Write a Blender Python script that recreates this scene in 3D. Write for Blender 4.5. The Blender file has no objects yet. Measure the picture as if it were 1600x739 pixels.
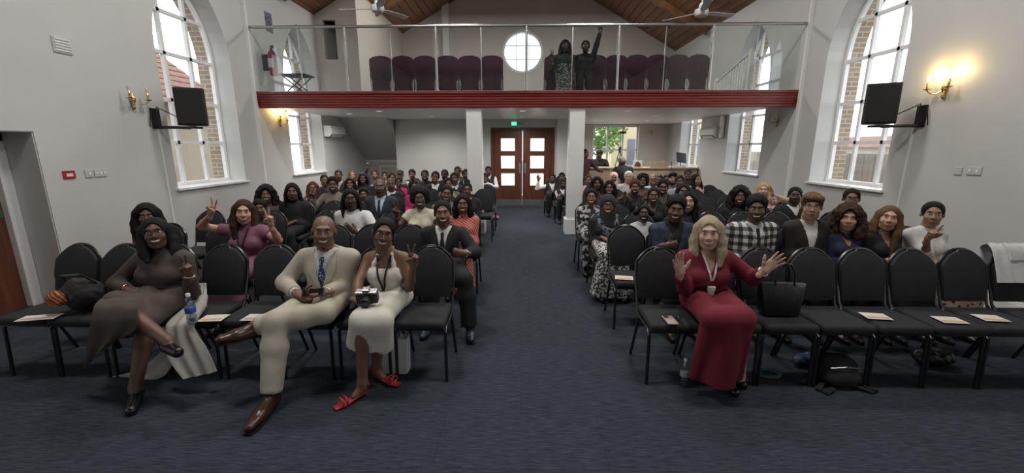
import bpy, bmesh, math, random
import numpy as np
from mathutils import Vector, Matrix, Euler
from mathutils.geometry import tessellate_polygon
random.seed(7); np.random.seed(7)
SC = bpy.context.scene
COL = SC.collection
PI = math.pi
# ------------------------------------------------------------ camera
FPX, CXP, CYP, CAMH = 650.0, 800.0, 369.5, 1.76
PITCH = math.atan2(140, FPX); YAW = math.atan2(16, FPX / math.cos(PITCH))
cam = bpy.data.cameras.new('camera'); camo = bpy.data.objects.new('camera', cam); COL.objects.link(camo)
camo.location = (0, 0, CAMH); camo.rotation_euler = (PI/2 - PITCH, 0, YAW)
cam.sensor_width = 36; cam.lens = FPX / 1600 * 36; cam.clip_start = .05; cam.clip_end = 300
SC.camera = camo
# ------------------------------------------------------------ view + world (bright overcast sky, thin clouds)
SC.view_settings.view_transform = 'Standard'; SC.view_settings.look = 'None'
SC.view_settings.gamma = 1; SC.view_settings.use_curve_mapping = False
SC.view_settings.exposure = 0.35
SC.cycles.use_denoising = True
SC.cycles.max_bounces = 8; SC.cycles.diffuse_bounces = 4; SC.cycles.glossy_bounces = 3
SC.cycles.transmission_bounces = 6; SC.cycles.transparent_max_bounces = 16
SC.cycles.sample_clamp_indirect = 6; SC.cycles.caustics_reflective = False; SC.cycles.caustics_refractive = False
W = bpy.data.worlds.new('sky'); SC.world = W; W.use_nodes = True
nt = W.node_tree; nt.nodes.clear()
o_ = nt.nodes.new('ShaderNodeOutputWorld'); b_ = nt.nodes.new('ShaderNodeBackground')
tc = nt.nodes.new('ShaderNodeTexCoord'); nz = nt.nodes.new('ShaderNodeTexNoise'); rp = nt.nodes.new('ShaderNodeValToRGB')
nz.inputs['Scale'].default_value = 3.5; nz.inputs['Detail'].default_value = 5
rp.color_ramp.elements[0].position = .3; rp.color_ramp.elements[0].color = (.17, .25, .35, 1)
rp.color_ramp.elements[1].position = .62; rp.color_ramp.elements[1].color = (1, 1, 1, 1)
nt.links.new(tc.outputs['Generated'], nz.inputs['Vector']); nt.links.new(nz.outputs['Fac'], rp.inputs[0])
nt.links.new(rp.outputs[0], b_.inputs[0]); nt.links.new(b_.outputs[0], o_.inputs[0])
b_.inputs[1].default_value = 3.2

# ------------------------------------------------------------ pixel -> place helpers
cp, sp, cyw, syw = math.cos(PITCH), math.sin(PITCH), math.cos(YAW), math.sin(YAW)
FW = np.array([-syw*cp, cyw*cp, -sp]); RT = np.array([cyw, syw, 0]); UPV = np.cross(RT, FW)
CAM = np.array([0, 0, CAMH])
def ray(x, y): return FW + RT*(x-CXP)/FPX + UPV*(CYP-y)/FPX
def at_z(x, y, z=0): d = ray(x, y); return CAM + d*(z-CAMH)/d[2]
def at_x(x, y, X): d = ray(x, y); return CAM + d*X/d[0]
def at_y(x, y, Y): d = ray(x, y); return CAM + d*Y/d[1]

# ------------------------------------------------------------ materials
MATS = {}
def mat(name, rgb=(.5,.5,.5), rough=.6, metal=0., noise=0., nscale=8., bump=0., bscale=40., spec=.5, stretch=(1,1,1), sheen=0.):
    if name in MATS: return MATS[name]
    m = bpy.data.materials.new(name); m.use_nodes = True; t = m.node_tree
    p = t.nodes['Principled BSDF']; p.inputs['Base Color'].default_value = (*rgb, 1)
    p.inputs['Roughness'].default_value = rough; p.inputs['Metallic'].default_value = metal
    p.inputs['Specular IOR Level'].default_value = spec
    if sheen: p.inputs['Sheen Weight'].default_value = sheen
    c = t.nodes.new('ShaderNodeTexCoord'); mp = t.nodes.new('ShaderNodeMapping'); mp.inputs['Scale'].default_value = stretch
    t.links.new(c.outputs['Object'], mp.inputs[0])
    if noise:
        n = t.nodes.new('ShaderNodeTexNoise'); n.inputs['Scale'].default_value = nscale; n.inputs['Detail'].default_value = 4
        r = t.nodes.new('ShaderNodeValToRGB'); r.color_ramp.elements[0].position = .3; r.color_ramp.elements[1].position = .7
        r.color_ramp.elements[0].color = (*[max(0, v*(1-noise)) for v in rgb], 1)
        r.color_ramp.elements[1].color = (*[min(1, v*(1+noise)) for v in rgb], 1)
        t.links.new(mp.outputs[0], n.inputs['Vector']); t.links.new(n.outputs['Fac'], r.inputs[0]); t.links.new(r.outputs[0], p.inputs['Base Color'])
    if bump:
        n2 = t.nodes.new('ShaderNodeTexNoise'); n2.inputs['Scale'].default_value = bscale; n2.inputs['Detail'].default_value = 3
        bp = t.nodes.new('ShaderNodeBump'); bp.inputs['Strength'].default_value = bump; bp.inputs['Distance'].default_value = .01
        t.links.new(mp.outputs[0], n2.inputs['Vector']); t.links.new(n2.outputs['Fac'], bp.inputs['Height']); t.links.new(bp.outputs[0], p.inputs['Normal'])
    MATS[name] = m; return m
def emat(name, rgb, s):
    if name in MATS: return MATS[name]
    m = bpy.data.materials.new(name); m.use_nodes = True; t = m.node_tree
    p = t.nodes['Principled BSDF']; p.inputs['Base Color'].default_value = (*rgb, 1)
    p.inputs['Emission Color'].default_value = (*rgb, 1); p.inputs['Emission Strength'].default_value = s
    MATS[name] = m; return m
def glassmat(name, tint=(1,1,1), gloss=.08, rough=.0, haze=0.):
    if name in MATS: return MATS[name]
    m = bpy.data.materials.new(name); m.use_nodes = True; t = m.node_tree; t.nodes.clear()
    o = t.nodes.new('ShaderNodeOutputMaterial'); tr = t.nodes.new('ShaderNodeBsdfTransparent'); g = t.nodes.new('ShaderNodeBsdfGlossy')
    tr.inputs[0].default_value = (*tint, 1); g.inputs['Roughness'].default_value = rough
    mx = t.nodes.new('ShaderNodeMixShader'); mx.inputs[0].default_value = gloss
    t.links.new(tr.outputs[0], mx.inputs[1]); t.links.new(g.outputs[0], mx.inputs[2]); last = mx
    if haze:
        d = t.nodes.new('ShaderNodeBsdfTranslucent'); d.inputs[0].default_value = (.95,.95,.92,1)
        m2 = t.nodes.new('ShaderNodeMixShader'); m2.inputs[0].default_value = haze
        t.links.new(mx.outputs[0], m2.inputs[1]); t.links.new(d.outputs[0], m2.inputs[2]); last = m2
    t.links.new(last.outputs[0], o.inputs[0]); MATS[name] = m; return m
def patmat(name, kind, c1, c2, scale=20., c3=None, rough=.8):
    """woven / printed cloth patterns: plaid, spots, weave, zigzag"""
    if name in MATS: return MATS[name]
    m = bpy.data.materials.new(name); m.use_nodes = True; t = m.node_tree; p = t.nodes['Principled BSDF']; p.inputs['Roughness'].default_value = rough
    c = t.nodes.new('ShaderNodeTexCoord'); r = t.nodes.new('ShaderNodeValToRGB'); r.color_ramp.interpolation = 'CONSTANT'
    e = r.color_ramp.elements; e[0].color = (*c1, 1); e[1].color = (*c2, 1); e[1].position = .5
    if kind == 'plaid':
        ws = []
        for ax in ('X', 'Z'):
            w = t.nodes.new('ShaderNodeTexWave'); w.bands_direction = ax; w.wave_profile = 'SIN'; w.inputs['Scale'].default_value = scale
            t.links.new(c.outputs['Object'], w.inputs[0]); st_ = t.nodes.new('ShaderNodeMath'); st_.operation = 'GREATER_THAN'; st_.inputs[1].default_value = .5; t.links.new(w.outputs['Fac'], st_.inputs[0]); ws.append(st_)
        a = t.nodes.new('ShaderNodeMath'); a.operation = 'ADD'; t.links.new(ws[0].outputs[0], a.inputs[0]); t.links.new(ws[1].outputs[0], a.inputs[1])
        h = t.nodes.new('ShaderNodeMath'); h.operation = 'MULTIPLY'; h.inputs[1].default_value = .5; t.links.new(a.outputs[0], h.inputs[0])
        e[1].position = .42; n3 = e.new(.72); n3.color = (*(c3 or c1), 1); t.links.new(h.outputs[0], r.inputs[0])
    elif kind == 'zigzag':
        w = t.nodes.new('ShaderNodeTexWave'); w.bands_direction = 'DIAGONAL'; w.inputs['Scale'].default_value = scale; w.inputs['Distortion'].default_value = 3
        t.links.new(c.outputs['Object'], w.inputs[0]); t.links.new(w.outputs['Fac'], r.inputs[0])
    else:
        w = t.nodes.new('ShaderNodeTexVoronoi' if kind == 'spots' else 'ShaderNodeTexNoise'); w.inputs['Scale'].default_value = scale
        if kind != 'spots': w.inputs['Detail'].default_value = 1
        t.links.new(c.outputs['Object'], w.inputs['Vector']); t.links.new(w.outputs[0], r.inputs[0])
        if kind == 'spots': e[1].position = .33
        if c3: n3 = e.new(.58); n3.color = (*c3, 1)
    t.links.new(r.outputs[0], p.inputs['Base Color']); MATS[name] = m; return m

# ------------------------------------------------------------ object helpers
def tag(o, label=None, cat=None, group=None, kind=None):
    if label: o['label'] = label
    if cat: o['category'] = cat
    if group: o['group'] = group
    if kind: o['kind'] = kind
    return o
def empty(name, loc=(0,0,0), rz=0.):
    o = bpy.data.objects.new(name, None); COL.objects.link(o); o.location = loc; o.rotation_euler = (0,0,rz); o.empty_display_size = .1; return o
def link(name, me, parent=None, m=None, matrix=None):
    o = bpy.data.objects.new(name, me); COL.objects.link(o)
    if parent is not None: o.parent = parent
    if matrix is not None: o.matrix_basis = matrix
    if m is not None:
        if not me.materials: me.materials.append(m)
        elif me.materials[0] != m: o.material_slots[0].link = 'OBJECT'; o.material_slots[0].material = m
    return o
def copy_tree(o, parent=None):
    c = o.copy(); COL.objects.link(c); c.parent = parent
    for ch in o.children: copy_tree(ch, c)
    return c
def frame_from(d, n):
    """matrix whose Z is d and whose -Y is n"""
    z = Vector(d).normalized(); y = -Vector(n); y = (y - z*y.dot(z)).normalized(); x = y.cross(z)
    return Matrix((x, y, z)).transposed().to_4x4()
class MB:
    def __init__(s): s.v = []; s.f = []; s.mi = []
    def add(s, vs, fs, mi=0):
        o = len(s.v); s.v += [tuple(map(float, q)) for q in vs]; s.f += [tuple(i+o for i in f) for f in fs]; s.mi += [mi]*len(fs); return s
    def box(s, c, d, R=None, mi=0):
        hx, hy, hz = d[0]/2, d[1]/2, d[2]/2
        vs = [Vector((x, y, z)) for x in (-hx,hx) for y in (-hy,hy) for z in (-hz,hz)]
        if R is not None: vs = [R @ q for q in vs]
        vs = [q + Vector(c) for q in vs]
        return s.add(vs, [(0,1,3,2),(4,6,7,5),(0,4,5,1),(2,3,7,6),(0,2,6,4),(1,5,7,3)], mi)
    def b2(s, x0,x1,y0,y1,z0,z1, mi=0): return s.box(((x0+x1)/2,(y0+y1)/2,(z0+z1)/2),(abs(x1-x0),abs(y1-y0),abs(z1-z0)),None,mi)
    def tube(s, pts, r, n=8, closed=False, mi=0, cap=True, flat=None):
        P = [Vector(q) for q in pts]; L = len(P); rs = r if hasattr(r, '__len__') else [r]*L; vs = []; prev = None
        for i in range(L):
            a = P[i-1] if (i > 0 or closed) else P[i]; b = P[(i+1) % L] if (i < L-1 or closed) else P[i]
            t = (b-a).normalized()
            if prev is None:
                u = t.cross(Vector((0,0,1)))
                if u.length < .05: u = t.cross(Vector((0,1,0)))
            else: u = prev - t*prev.dot(t)
            u.normalize(); prev = u; w = t.cross(u)
            fu, fw = flat if flat else (1, 1)
            for k in range(n):
                an = 2*PI*(k+.5)/n; vs.append(P[i] + u*math.cos(an)*rs[i]*fu + w*math.sin(an)*rs[i]*fw)
        fs = []
        for i in range(L if closed else L-1):
            for k in range(n):
                j = (i+1) % L; fs.append((i*n+k, i*n+(k+1)%n, j*n+(k+1)%n, j*n+k))
        if cap and not closed: fs += [tuple(range(n))[::-1], tuple(range((L-1)*n, L*n))]
        return s.add(vs, fs, mi)
    def lathe(s, prof, n=16, M=None, mi=0):
        vs = []; fs = []; L = len(prof)
        for r, z in prof:
            for k in range(n):
                an = 2*PI*k/n; q = Vector((r*math.cos(an), r*math.sin(an), z)); vs.append(M @ q if M is not None else q)
        for i in range(L-1):
            for k in range(n): fs.append((i*n+k, i*n+(k+1)%n, (i+1)*n+(k+1)%n, (i+1)*n+k))
        fs += [tuple(range(n))[::-1], tuple(range((L-1)*n, L*n))]
        return s.add(vs, fs, mi)
    def ext(s, poly, fn, d0, d1, holes=(), mi=0):
        """prism of a 2-D polygon with holes; fn(u, v, d) -> xyz"""
        loops = [list(poly)] + [list(h) for h in holes]
        flat = [q for l in loops for q in l]; N = len(flat)
        tris = tessellate_polygon([[Vector((a, b, 0)) for a, b in l] for l in loops])
        vs = [fn(a, b, d0) for a, b in flat] + [fn(a, b, d1) for a, b in flat]
        fs = [tuple(t) for t in tris] + [tuple(i+N for i in t)[::-1] for t in tris]; o = 0
        for l in loops:
            n = len(l)
            for i in range(n): j = (i+1) % n; fs.append((o+i, o+j, o+j+N, o+i+N))
            o += n
        return s.add(vs, fs, mi)
    def mesh(s, name, mats=(), smooth=False, bevel=0., seg=2):
        me = bpy.data.meshes.new(name); me.from_pydata(s.v, [], s.f)
        for m in mats: me.materials.append(m)
        if len(mats) > 1: me.polygons.foreach_set('material_index', s.mi)
        bm = bmesh.new(); bm.from_mesh(me)
        bmesh.ops.recalc_face_normals(bm, faces=bm.faces)
        if bevel:
            ed = [e for e in bm.edges if len(e.link_faces) == 2 and e.calc_face_angle(0) > .5]
            bmesh.ops.bevel(bm, geom=ed, offset=bevel, segments=seg, profile=.5, affect='EDGES', clamp_overlap=True)
        bm.to_mesh(me); bm.free()
        if smooth:
            me.polygons.foreach_set('use_smooth', [True]*len(me.polygons))
            try: me.set_sharp_from_angle(angle=math.radians(40))
            except Exception: pass
        me.update(); return me
    def build(s, name, m, parent=None, smooth=False, bevel=0., seg=2):
        ms = m if isinstance(m, (list, tuple)) else [m]
        return link(name, s.mesh(name, ms, smooth, bevel, seg), parent)

def cloth_sheet(rows, nu=18, nv=26, amp=.012, waves=3.5, th=.006, origin=(0,0,0)):
    """draped sheet: rows of (left xyz, right xyz) edges, rippled along its normal"""
    L = np.array([r[0] for r in rows], float); R = np.array([r[1] for r in rows], float); t = np.linspace(0, len(rows)-1, nv)
    def cr(A, x):
        i = min(int(x), len(A)-2); f = x-i; p0, p1, p2, p3 = A[max(i-1,0)], A[i], A[i+1], A[min(i+2,len(A)-1)]
        return .5*((2*p1)+(-p0+p2)*f+(2*p0-5*p1+4*p2-p3)*f*f+(-p0+3*p1-3*p2+p3)*f**3)
    G = np.array([[cr(L,x)*(1-u)+cr(R,x)*u for u in np.linspace(0,1,nu)] for x in t]) - np.array(origin)
    N = np.cross(np.gradient(G, axis=1), np.gradient(G, axis=0)); N /= np.maximum(np.linalg.norm(N, axis=2, keepdims=True), 1e-9)
    N *= np.where(N[..., 1:2] > 0, -1, 1)
    uu, vv = np.meshgrid(np.linspace(0,1,nu), np.linspace(0,1,nv)); rip = amp*(.35+.65*vv)*np.sin(uu*waves*2*PI+vv*1.2)
    A = G+N*rip[...,None]; B = A-N*th; V = np.concatenate([A.reshape(-1,3), B.reshape(-1,3)]); n = nu*nv; fs = []
    for i in range(nv-1):
        for j in range(nu-1):
            a = i*nu+j; fs += [(a,a+1,a+nu+1,a+nu), (a+n,a+nu+n,a+nu+1+n,a+1+n)]
    rim = [i for i in range(nu)] + [i*nu+nu-1 for i in range(1,nv)] + [(nv-1)*nu+j for j in range(nu-2,-1,-1)] + [i*nu for i in range(nv-2,0,-1)]
    for k in range(len(rim)): a, b = rim[k], rim[(k+1) % len(rim)]; fs.append((a,a+n,b+n,b))
    return MB().add([tuple(v) for v in V], fs)
# ============================================================ the hall
WL, WR, YF, YB = -5.17, 5.2, -4.0, 15.3
EAVE, RIDGE = 4.95, 7.83
WT = .55                                         # wall thickness; glazing sits .35 in
def roofz(x): return RIDGE - (RIDGE-EAVE)*abs(x)/5.19
m_wall = mat('wall_paint', (.575,.575,.565), .55, noise=.03, nscale=1.2, bump=.05, bscale=6)
m_trim = mat('white_gloss', (.80,.80,.79), .3)
m_frame = mat('window_white', (.82,.82,.82), .35)
m_soffit = mat('soffit_white', (.82,.82,.81), .4)
m_brick = None
def brickmat(name, c1, c2, mort, scale, rot=(0,0,0)):
    m = bpy.data.materials.new(name); m.use_nodes = True; t = m.node_tree; p = t.nodes['Principled BSDF']; p.inputs['Roughness'].default_value = .9
    c = t.nodes.new('ShaderNodeTexCoord'); mp = t.nodes.new('ShaderNodeMapping'); mp.inputs['Rotation'].default_value = rot
    b = t.nodes.new('ShaderNodeTexBrick'); b.inputs['Scale'].default_value = scale
    b.inputs['Color1'].default_value = (*c1,1); b.inputs['Color2'].default_value = (*c2,1); b.inputs['Mortar'].default_value = (*mort,1)
    b.inputs['Mortar Size'].default_value = .02; b.inputs['Brick Width'].default_value = .5; b.inputs['Row Height'].default_value = .17
    t.links.new(c.outputs['Object'], mp.inputs[0]); t.links.new(mp.outputs[0], b.inputs[0]); t.links.new(b.outputs[0], p.inputs['Base Color']); return m
m_brick = brickmat('yellow_brick', (.34,.17,.075), (.42,.24,.11), (.42,.36,.28), 2.2, (PI/2,0,PI/2))
m_brick2 = brickmat('brick_jamb', (.27,.19,.12), (.36,.28,.2), (.45,.43,.38), 2.2, (PI/2,0,0))
# carpet: dark navy with fine horizontal fleck
def carpet():
    m = bpy.data.materials.new('navy_carpet'); m.use_nodes = True; t = m.node_tree; p = t.nodes['Principled BSDF']; p.inputs['Roughness'].default_value = .95
    p.inputs['Specular IOR Level'].default_value = .15
    c = t.nodes.new('ShaderNodeTexCoord'); mp = t.nodes.new('ShaderNodeMapping'); mp.inputs['Scale'].default_value = (9, 130, 1)
    n = t.nodes.new('ShaderNodeTexNoise'); n.inputs['Scale'].default_value = 1; n.inputs['Detail'].default_value = 5; n.inputs['Roughness'].default_value = .7
    r = t.nodes.new('ShaderNodeValToRGB'); e = r.color_ramp.elements
    e[0].position = .34; e[0].color = (.017,.021,.029,1); e[1].position = .68; e[1].color = (.062,.073,.092,1)
    t.links.new(c.outputs['Object'], mp.inputs[0]); t.links.new(mp.outputs[0], n.inputs['Vector']); t.links.new(n.outputs['Fac'], r.inputs[0])
    # carpet tile to tile shade
    br = t.nodes.new('ShaderNodeTexBrick'); br.inputs['Scale'].default_value = 1; br.inputs['Brick Width'].default_value = 1.0; br.inputs['Row Height'].default_value = .5
    br.inputs['Color1'].default_value = (.95,.95,.95,1); br.inputs['Color2'].default_value = (1.04,1.04,1.04,1); br.inputs['Mortar'].default_value = (.82,.82,.82,1); br.inputs['Mortar Size'].default_value = .003
    t.links.new(c.outputs['Object'], br.inputs[0])
    mx = t.nodes.new('ShaderNodeMixRGB'); mx.blend_type = 'MULTIPLY'; mx.inputs[0].default_value = 1
    t.links.new(r.outputs[0], mx.inputs[1]); t.links.new(br.outputs[0], mx.inputs[2]); t.links.new(mx.outputs[0], p.inputs['Base Color'])
    bp = t.nodes.new('ShaderNodeBump'); bp.inputs['Strength'].default_value = .4; bp.inputs['Distance'].default_value = .01
    t.links.new(n.outputs['Fac'], bp.inputs['Height']); t.links.new(bp.outputs[0], p.inputs['Normal']); return m
def struct(o): o['kind'] = 'structure'; return o
struct(MB().b2(WL-.9, WR+.6, YF, YB+.5, -.1, 0).build('floor', carpet()))
# ---- window openings: equilateral pointed arches, sill 1.15
WIN = [(6.15,7.72),(9.40,10.97),(12.62,14.19),(2.9-3.24*1,4.47-3.24*1),(2.9-3.24*2,4.47-3.24*2)]
SILL, SPR = 1.15, 3.15
def arch(y0, y1, z0, zs=SPR, n=9, inset=0.):
    w = y1-y0; a0, a1 = y0+inset, y1-inset; r = w-inset
    pts = [(a0, z0+inset), (a1, z0+inset)]
    amax = math.acos((w/2)/r)
    for i in range(n+1):
        a = amax*i/n; pts.append((y0 + r*math.cos(a), zs + r*math.sin(a)))
    for i in range(n-1, -1, -1):
        a = amax*i/n; pts.append((y1 - r*math.cos(a), zs + r*math.sin(a)))
    return pts
DOOR_L = (2.7, 4.41, 1.92)
for side, X, sg in (('left', WL, -1), ('right', WR, 1)):
    WINS = [w for w in WIN if side == 'right' or not 12 < w[0] < 13]
    holes = [arch(a, b, SILL) for a, b in WINS]
    outer = [(YF, 0), (YB+.5, 0), (YB+.5, EAVE), (YF, EAVE)]
    if side == 'left': outer = [(YF,0),(DOOR_L[0],0),(DOOR_L[0],DOOR_L[2]),(DOOR_L[1],DOOR_L[2]),(DOOR_L[1],0),(YB+.5,0),(YB+.5,EAVE),(YF,EAVE)]
    w = struct(MB().ext(outer, lambda u, v, d: (X+sg*d, u, v), 0, WT-.2, holes).build('wall_'+side, m_wall))
    outer2 = [(YF,0),(YB+.5,0),(YB+.5,EAVE),(YF,EAVE)]
    if side == 'left': outer2 = outer
    h2 = [arch(a, b, SILL, inset=.0) for a, b in WINS]
    MB().ext(outer2, lambda u, v, d: (X+sg*d, u, v), WT-.2+.001, WT+.05, h2).build('brick_skin', m_brick2, w)
    # skirting
    segs = [(YF, DOOR_L[0]-.1), (DOOR_L[1]+.0, YB)] if side == 'left' else [(YF, YB)]
    b = MB()
    for y0, y1 in segs: b.b2(X-sg*.02, X, y0, y1, 0, .15); b.b2(X-sg*.014, X, y0, y1, .15, .17)
    struct(b.build('baseboard_'+side, m_trim, bevel=.004))
# ---- windows with frame, glazing bars, single panes, sill board
m_glass = glassmat('window_glass', (.97,.985,.98), .05)
def clip_poly(poly, x0, x1, z0, z1):
    def cl(ps, f, g):
        out = []
        for i in range(len(ps)):
            a, b = ps[i-1], ps[i]; fa, fb = f(a), f(b)
            if (fa >= 0) != (fb >= 0): t = fa/(fa-fb); out.append((a[0]+(b[0]-a[0])*t, a[1]+(b[1]-a[1])*t))
            if fb >= 0: out.append(b)
        return out
    for f in (lambda p: p[0]-x0, lambda p: x1-p[0], lambda p: p[1]-z0, lambda p: z1-p[1]):
        poly = cl(poly, f, None)
        if len(poly) < 3: return []
    return poly
BARS = [1.83, 2.48, 3.17, 3.78]
wn = 0
for side, X, sg in (('left', WL, -1), ('right', WR, 1)):
    for a, b in WIN:
        if side == 'left' and 12 < a < 13: continue
        wn += 1; XF = X + sg*.33
        win = struct(MB().ext(arch(a, b, SILL), lambda u, v, d: (XF+sg*d, u, v), -.03, .03, [arch(a, b, SILL, inset=.055)]).build('window_%d' % wn, m_frame))
        inner = arch(a, b, SILL, inset=.055)
        def top(y):
            w = b-a; r = w-.055; c = a if y > (a+b)/2 else b
            return SPR + math.sqrt(max(0, r*r-(y-c)**2))
        ym = [a+(b-a)/3, a+2*(b-a)/3]
        bars = MB()
        for y in ym:
            MB().b2(XF-.028, XF+.028, y-.025, y+.025, SILL+.05, top(y)).build('mullion', m_frame, win)
        for z in BARS:
            w = b-a; r = w-.055; off = 0 if z <= SPR else math.sqrt(r*r-(z-SPR)**2)
            e0, e1 = (a+.05, b-.05) if z <= SPR else (b-off, a+off)
            MB().b2(XF-.028, XF+.028, e0, e1, z-.025, z+.025).build('glazing_bar', m_frame, win)
        ys = [a+.055]+ym+[b-.055]; zs = [SILL+.055]+BARS+[4.6]
        for i in range(3):
            for j in range(len(zs)-1):
                pl = clip_poly(inner, ys[i]+.02, ys[i+1]-.02, zs[j]+.02, zs[j+1]-.02)
                if len(pl) < 3: continue
                me = bpy.data.meshes.new('pane'); me.from_pydata([(XF, u, v) for u, v in pl], [], [tuple(range(len(pl)))])
                link('pane', me, win, m_glass)
        if a > 5: MB().b2(X-sg*.05, X+sg*.30, a-.04, b+.04, SILL-.035, SILL+.002).build('window_sill', m_trim, win, bevel=.006)
# ---- roof: two boarded slopes
m_wood = mat('ceiling_boards', (.235,.115,.055), .4, noise=.45, nscale=3, bump=.1, bscale=10, stretch=(1,.25,1))
for side, sg in (('left', -1), ('right', 1)):
    c = MB(); v = [(0, RIDGE+.06), (sg*5.8, roofz(5.8)+.06), (sg*5.8, roofz(5.8)+.2), (0, RIDGE+.2)]
    c.ext(v, lambda u, w, d: (u, d, w), YF-.4, YB+.6)
    ce = struct(c.build('ceiling_'+side, mat('roof_deck', (.2,.1,.05), .7)))
    n = 26; bl = math.hypot(5.3, RIDGE-roofz(5.3))/n; me = None
    ang = math.atan2(RIDGE-EAVE, 5.19)
    for i in range(n):
        t = (i+.5)*bl; x = sg*t*math.cos(ang); z = RIDGE - t*math.sin(ang) + .03
        if me is None:
            me = MB().b2(-bl/2+.006, bl/2-.006, YF-.3, YB+.3, -.015, .015).mesh('ceiling_board', [m_wood], bevel=.004, seg=1)
        o = link('ceiling_board', me, ce); o.location = (x, 0, z); o.rotation_euler = (0, sg*ang, 0)
    # rafters / trusses
tr = 0
for yt in (4.6, 9.6, 12.6):
    for sg in (-1, 1):
        tr += 1; b = MB(); b.ext([(0,RIDGE-.02),(sg*5.1,roofz(5.1)-.02),(sg*5.1,roofz(5.1)-.2),(0,RIDGE-.2)], lambda u, w, d: (u,d,w), yt-.06, yt+.06)
        struct(b.build('trim_%d' % (10+tr), m_wood))
# ---- end walls
rw = .70; rc = (0.0, 4.95)
circ = [(rc[0]+rw*math.cos(2*PI*i/40), rc[1]+rw*math.sin(2*PI*i/40)) for i in range(40)]
BWX = (2.52, 4.14); bw = [(BWX[0],.85),(BWX[1],.85),(BWX[1],2.5),(BWX[0],2.5)]
ent = [(-.95,.02),(.95,.02),(.95,2.3),(-.95,2.3)]
gable = [(WL-.3,0),(WR+.3,0),(WR+.3,roofz(5.5)),(0,RIDGE+.05),(WL-.3,roofz(5.47))]
struct(MB().ext(gable, lambda u, v, d: (u, d, v), YB, YB+.35, [circ, bw, ent]).build('wall_back', mat('gable_paint', (.60,.555,.50), .6, noise=.03, nscale=1)))
struct(MB().ext(gable, lambda u, v, d: (u, d, v), YF-.35, YF).build('wall_front', m_wall))
# round window
rwin = struct(MB().ext(circ, lambda u, v, d: (u, d, v), YB-.02, YB+.2, [[(rc[0]+(rw-.07)*math.cos(2*PI*i/40), rc[1]+(rw-.07)*math.sin(2*PI*i/40)) for i in range(40)]]).build('window_20', m_frame))
for k in (-.22, .22):
    hl = math.sqrt((rw-.06)**2-k*k)
    MB().b2(rc[0]+k-.012, rc[0]+k+.012, YB+.09, YB+.13, rc[1]-hl, rc[1]+hl).build('mullion', m_frame, rwin)
    MB().b2(rc[0]-hl, rc[0]+hl, YB+.085, YB+.125, rc[1]+k-.012, rc[1]+k+.012).build('glazing_bar', m_frame, rwin)
me = bpy.data.meshes.new('pane'); me.from_pydata([(rc[0]+(rw-.07)*math.cos(2*PI*i/40), YB+.11, rc[1]+(rw-.07)*math.sin(2*PI*i/40)) for i in range(40)], [], [tuple(range(40))])
link('pane', me, rwin, m_glass)
# ground-floor back window
bwin = struct(MB().ext(bw, lambda u, v, d: (u, d, v), YB+.12, YB+.2, [[(BWX[0]+.05,.9),(BWX[1]-.05,.9),(BWX[1]-.05,2.45),(BWX[0]+.05,2.45)]]).build('window_21', m_frame))
for k in (1/3, 2/3):
    x = BWX[0]+(BWX[1]-BWX[0])*k; MB().b2(x-.03, x+.03, YB+.12, YB+.18, .88, 2.47).build('mullion', m_frame, bwin)
MB().b2(BWX[0], BWX[1], YB+.115, YB+.175, 1.62, 1.68).build('glazing_bar', m_frame, bwin)
for i in range(3):
    for z0, z1 in ((.9,1.62),(1.68,2.45)):
        x0 = BWX[0]+.03+(BWX[1]-BWX[0]-.06)*i/3+.03; x1 = BWX[0]+.03+(BWX[1]-BWX[0]-.06)*(i+1)/3-.03
        me = bpy.data.meshes.new('pane'); me.from_pydata([(x0,YB+.15,z0),(x1,YB+.15,z0),(x1,YB+.15,z1),(x0,YB+.15,z1)], [], [(0,1,2,3)]); link('pane', me, bwin, m_glass)
# ---- gallery
GY = 8.38; GZ0, GZ1 = 2.53, 2.79
gal = struct(MB().b2(WL, WR, GY+.02, YB, GZ0+.02, GZ1).build('gallery_floor', m_soffit))
MB().b2(WL, WR, GY+.3, YB, GZ1, GZ1+.012).build('gallery_carpet', mat('gallery_carpet', (.05,.03,.04), .9), gal)
# mahogany fascia with stacked mouldings
m_mah = mat('mahogany', (.20,.030,.026), .32, noise=.35, nscale=5, stretch=(.25,3,6), bump=.05, bscale=20)
prof = [(0,2.50),(-.035,2.50),(-.045,2.515),(-.045,2.56),(-.058,2.565),(-.058,2.605),(-.07,2.61),(-.07,2.65),(-.082,2.655),(-.082,2.70),(-.098,2.71),(-.098,2.74),(-.12,2.755),(-.12,2.80),(0,2.80)]
ft = struct(MB().ext(prof, lambda u, v, d: (d, GY+u+.02, v), WL+.02, WR-.02).build('trim_1', m_mah, bevel=.004, seg=1))
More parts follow.
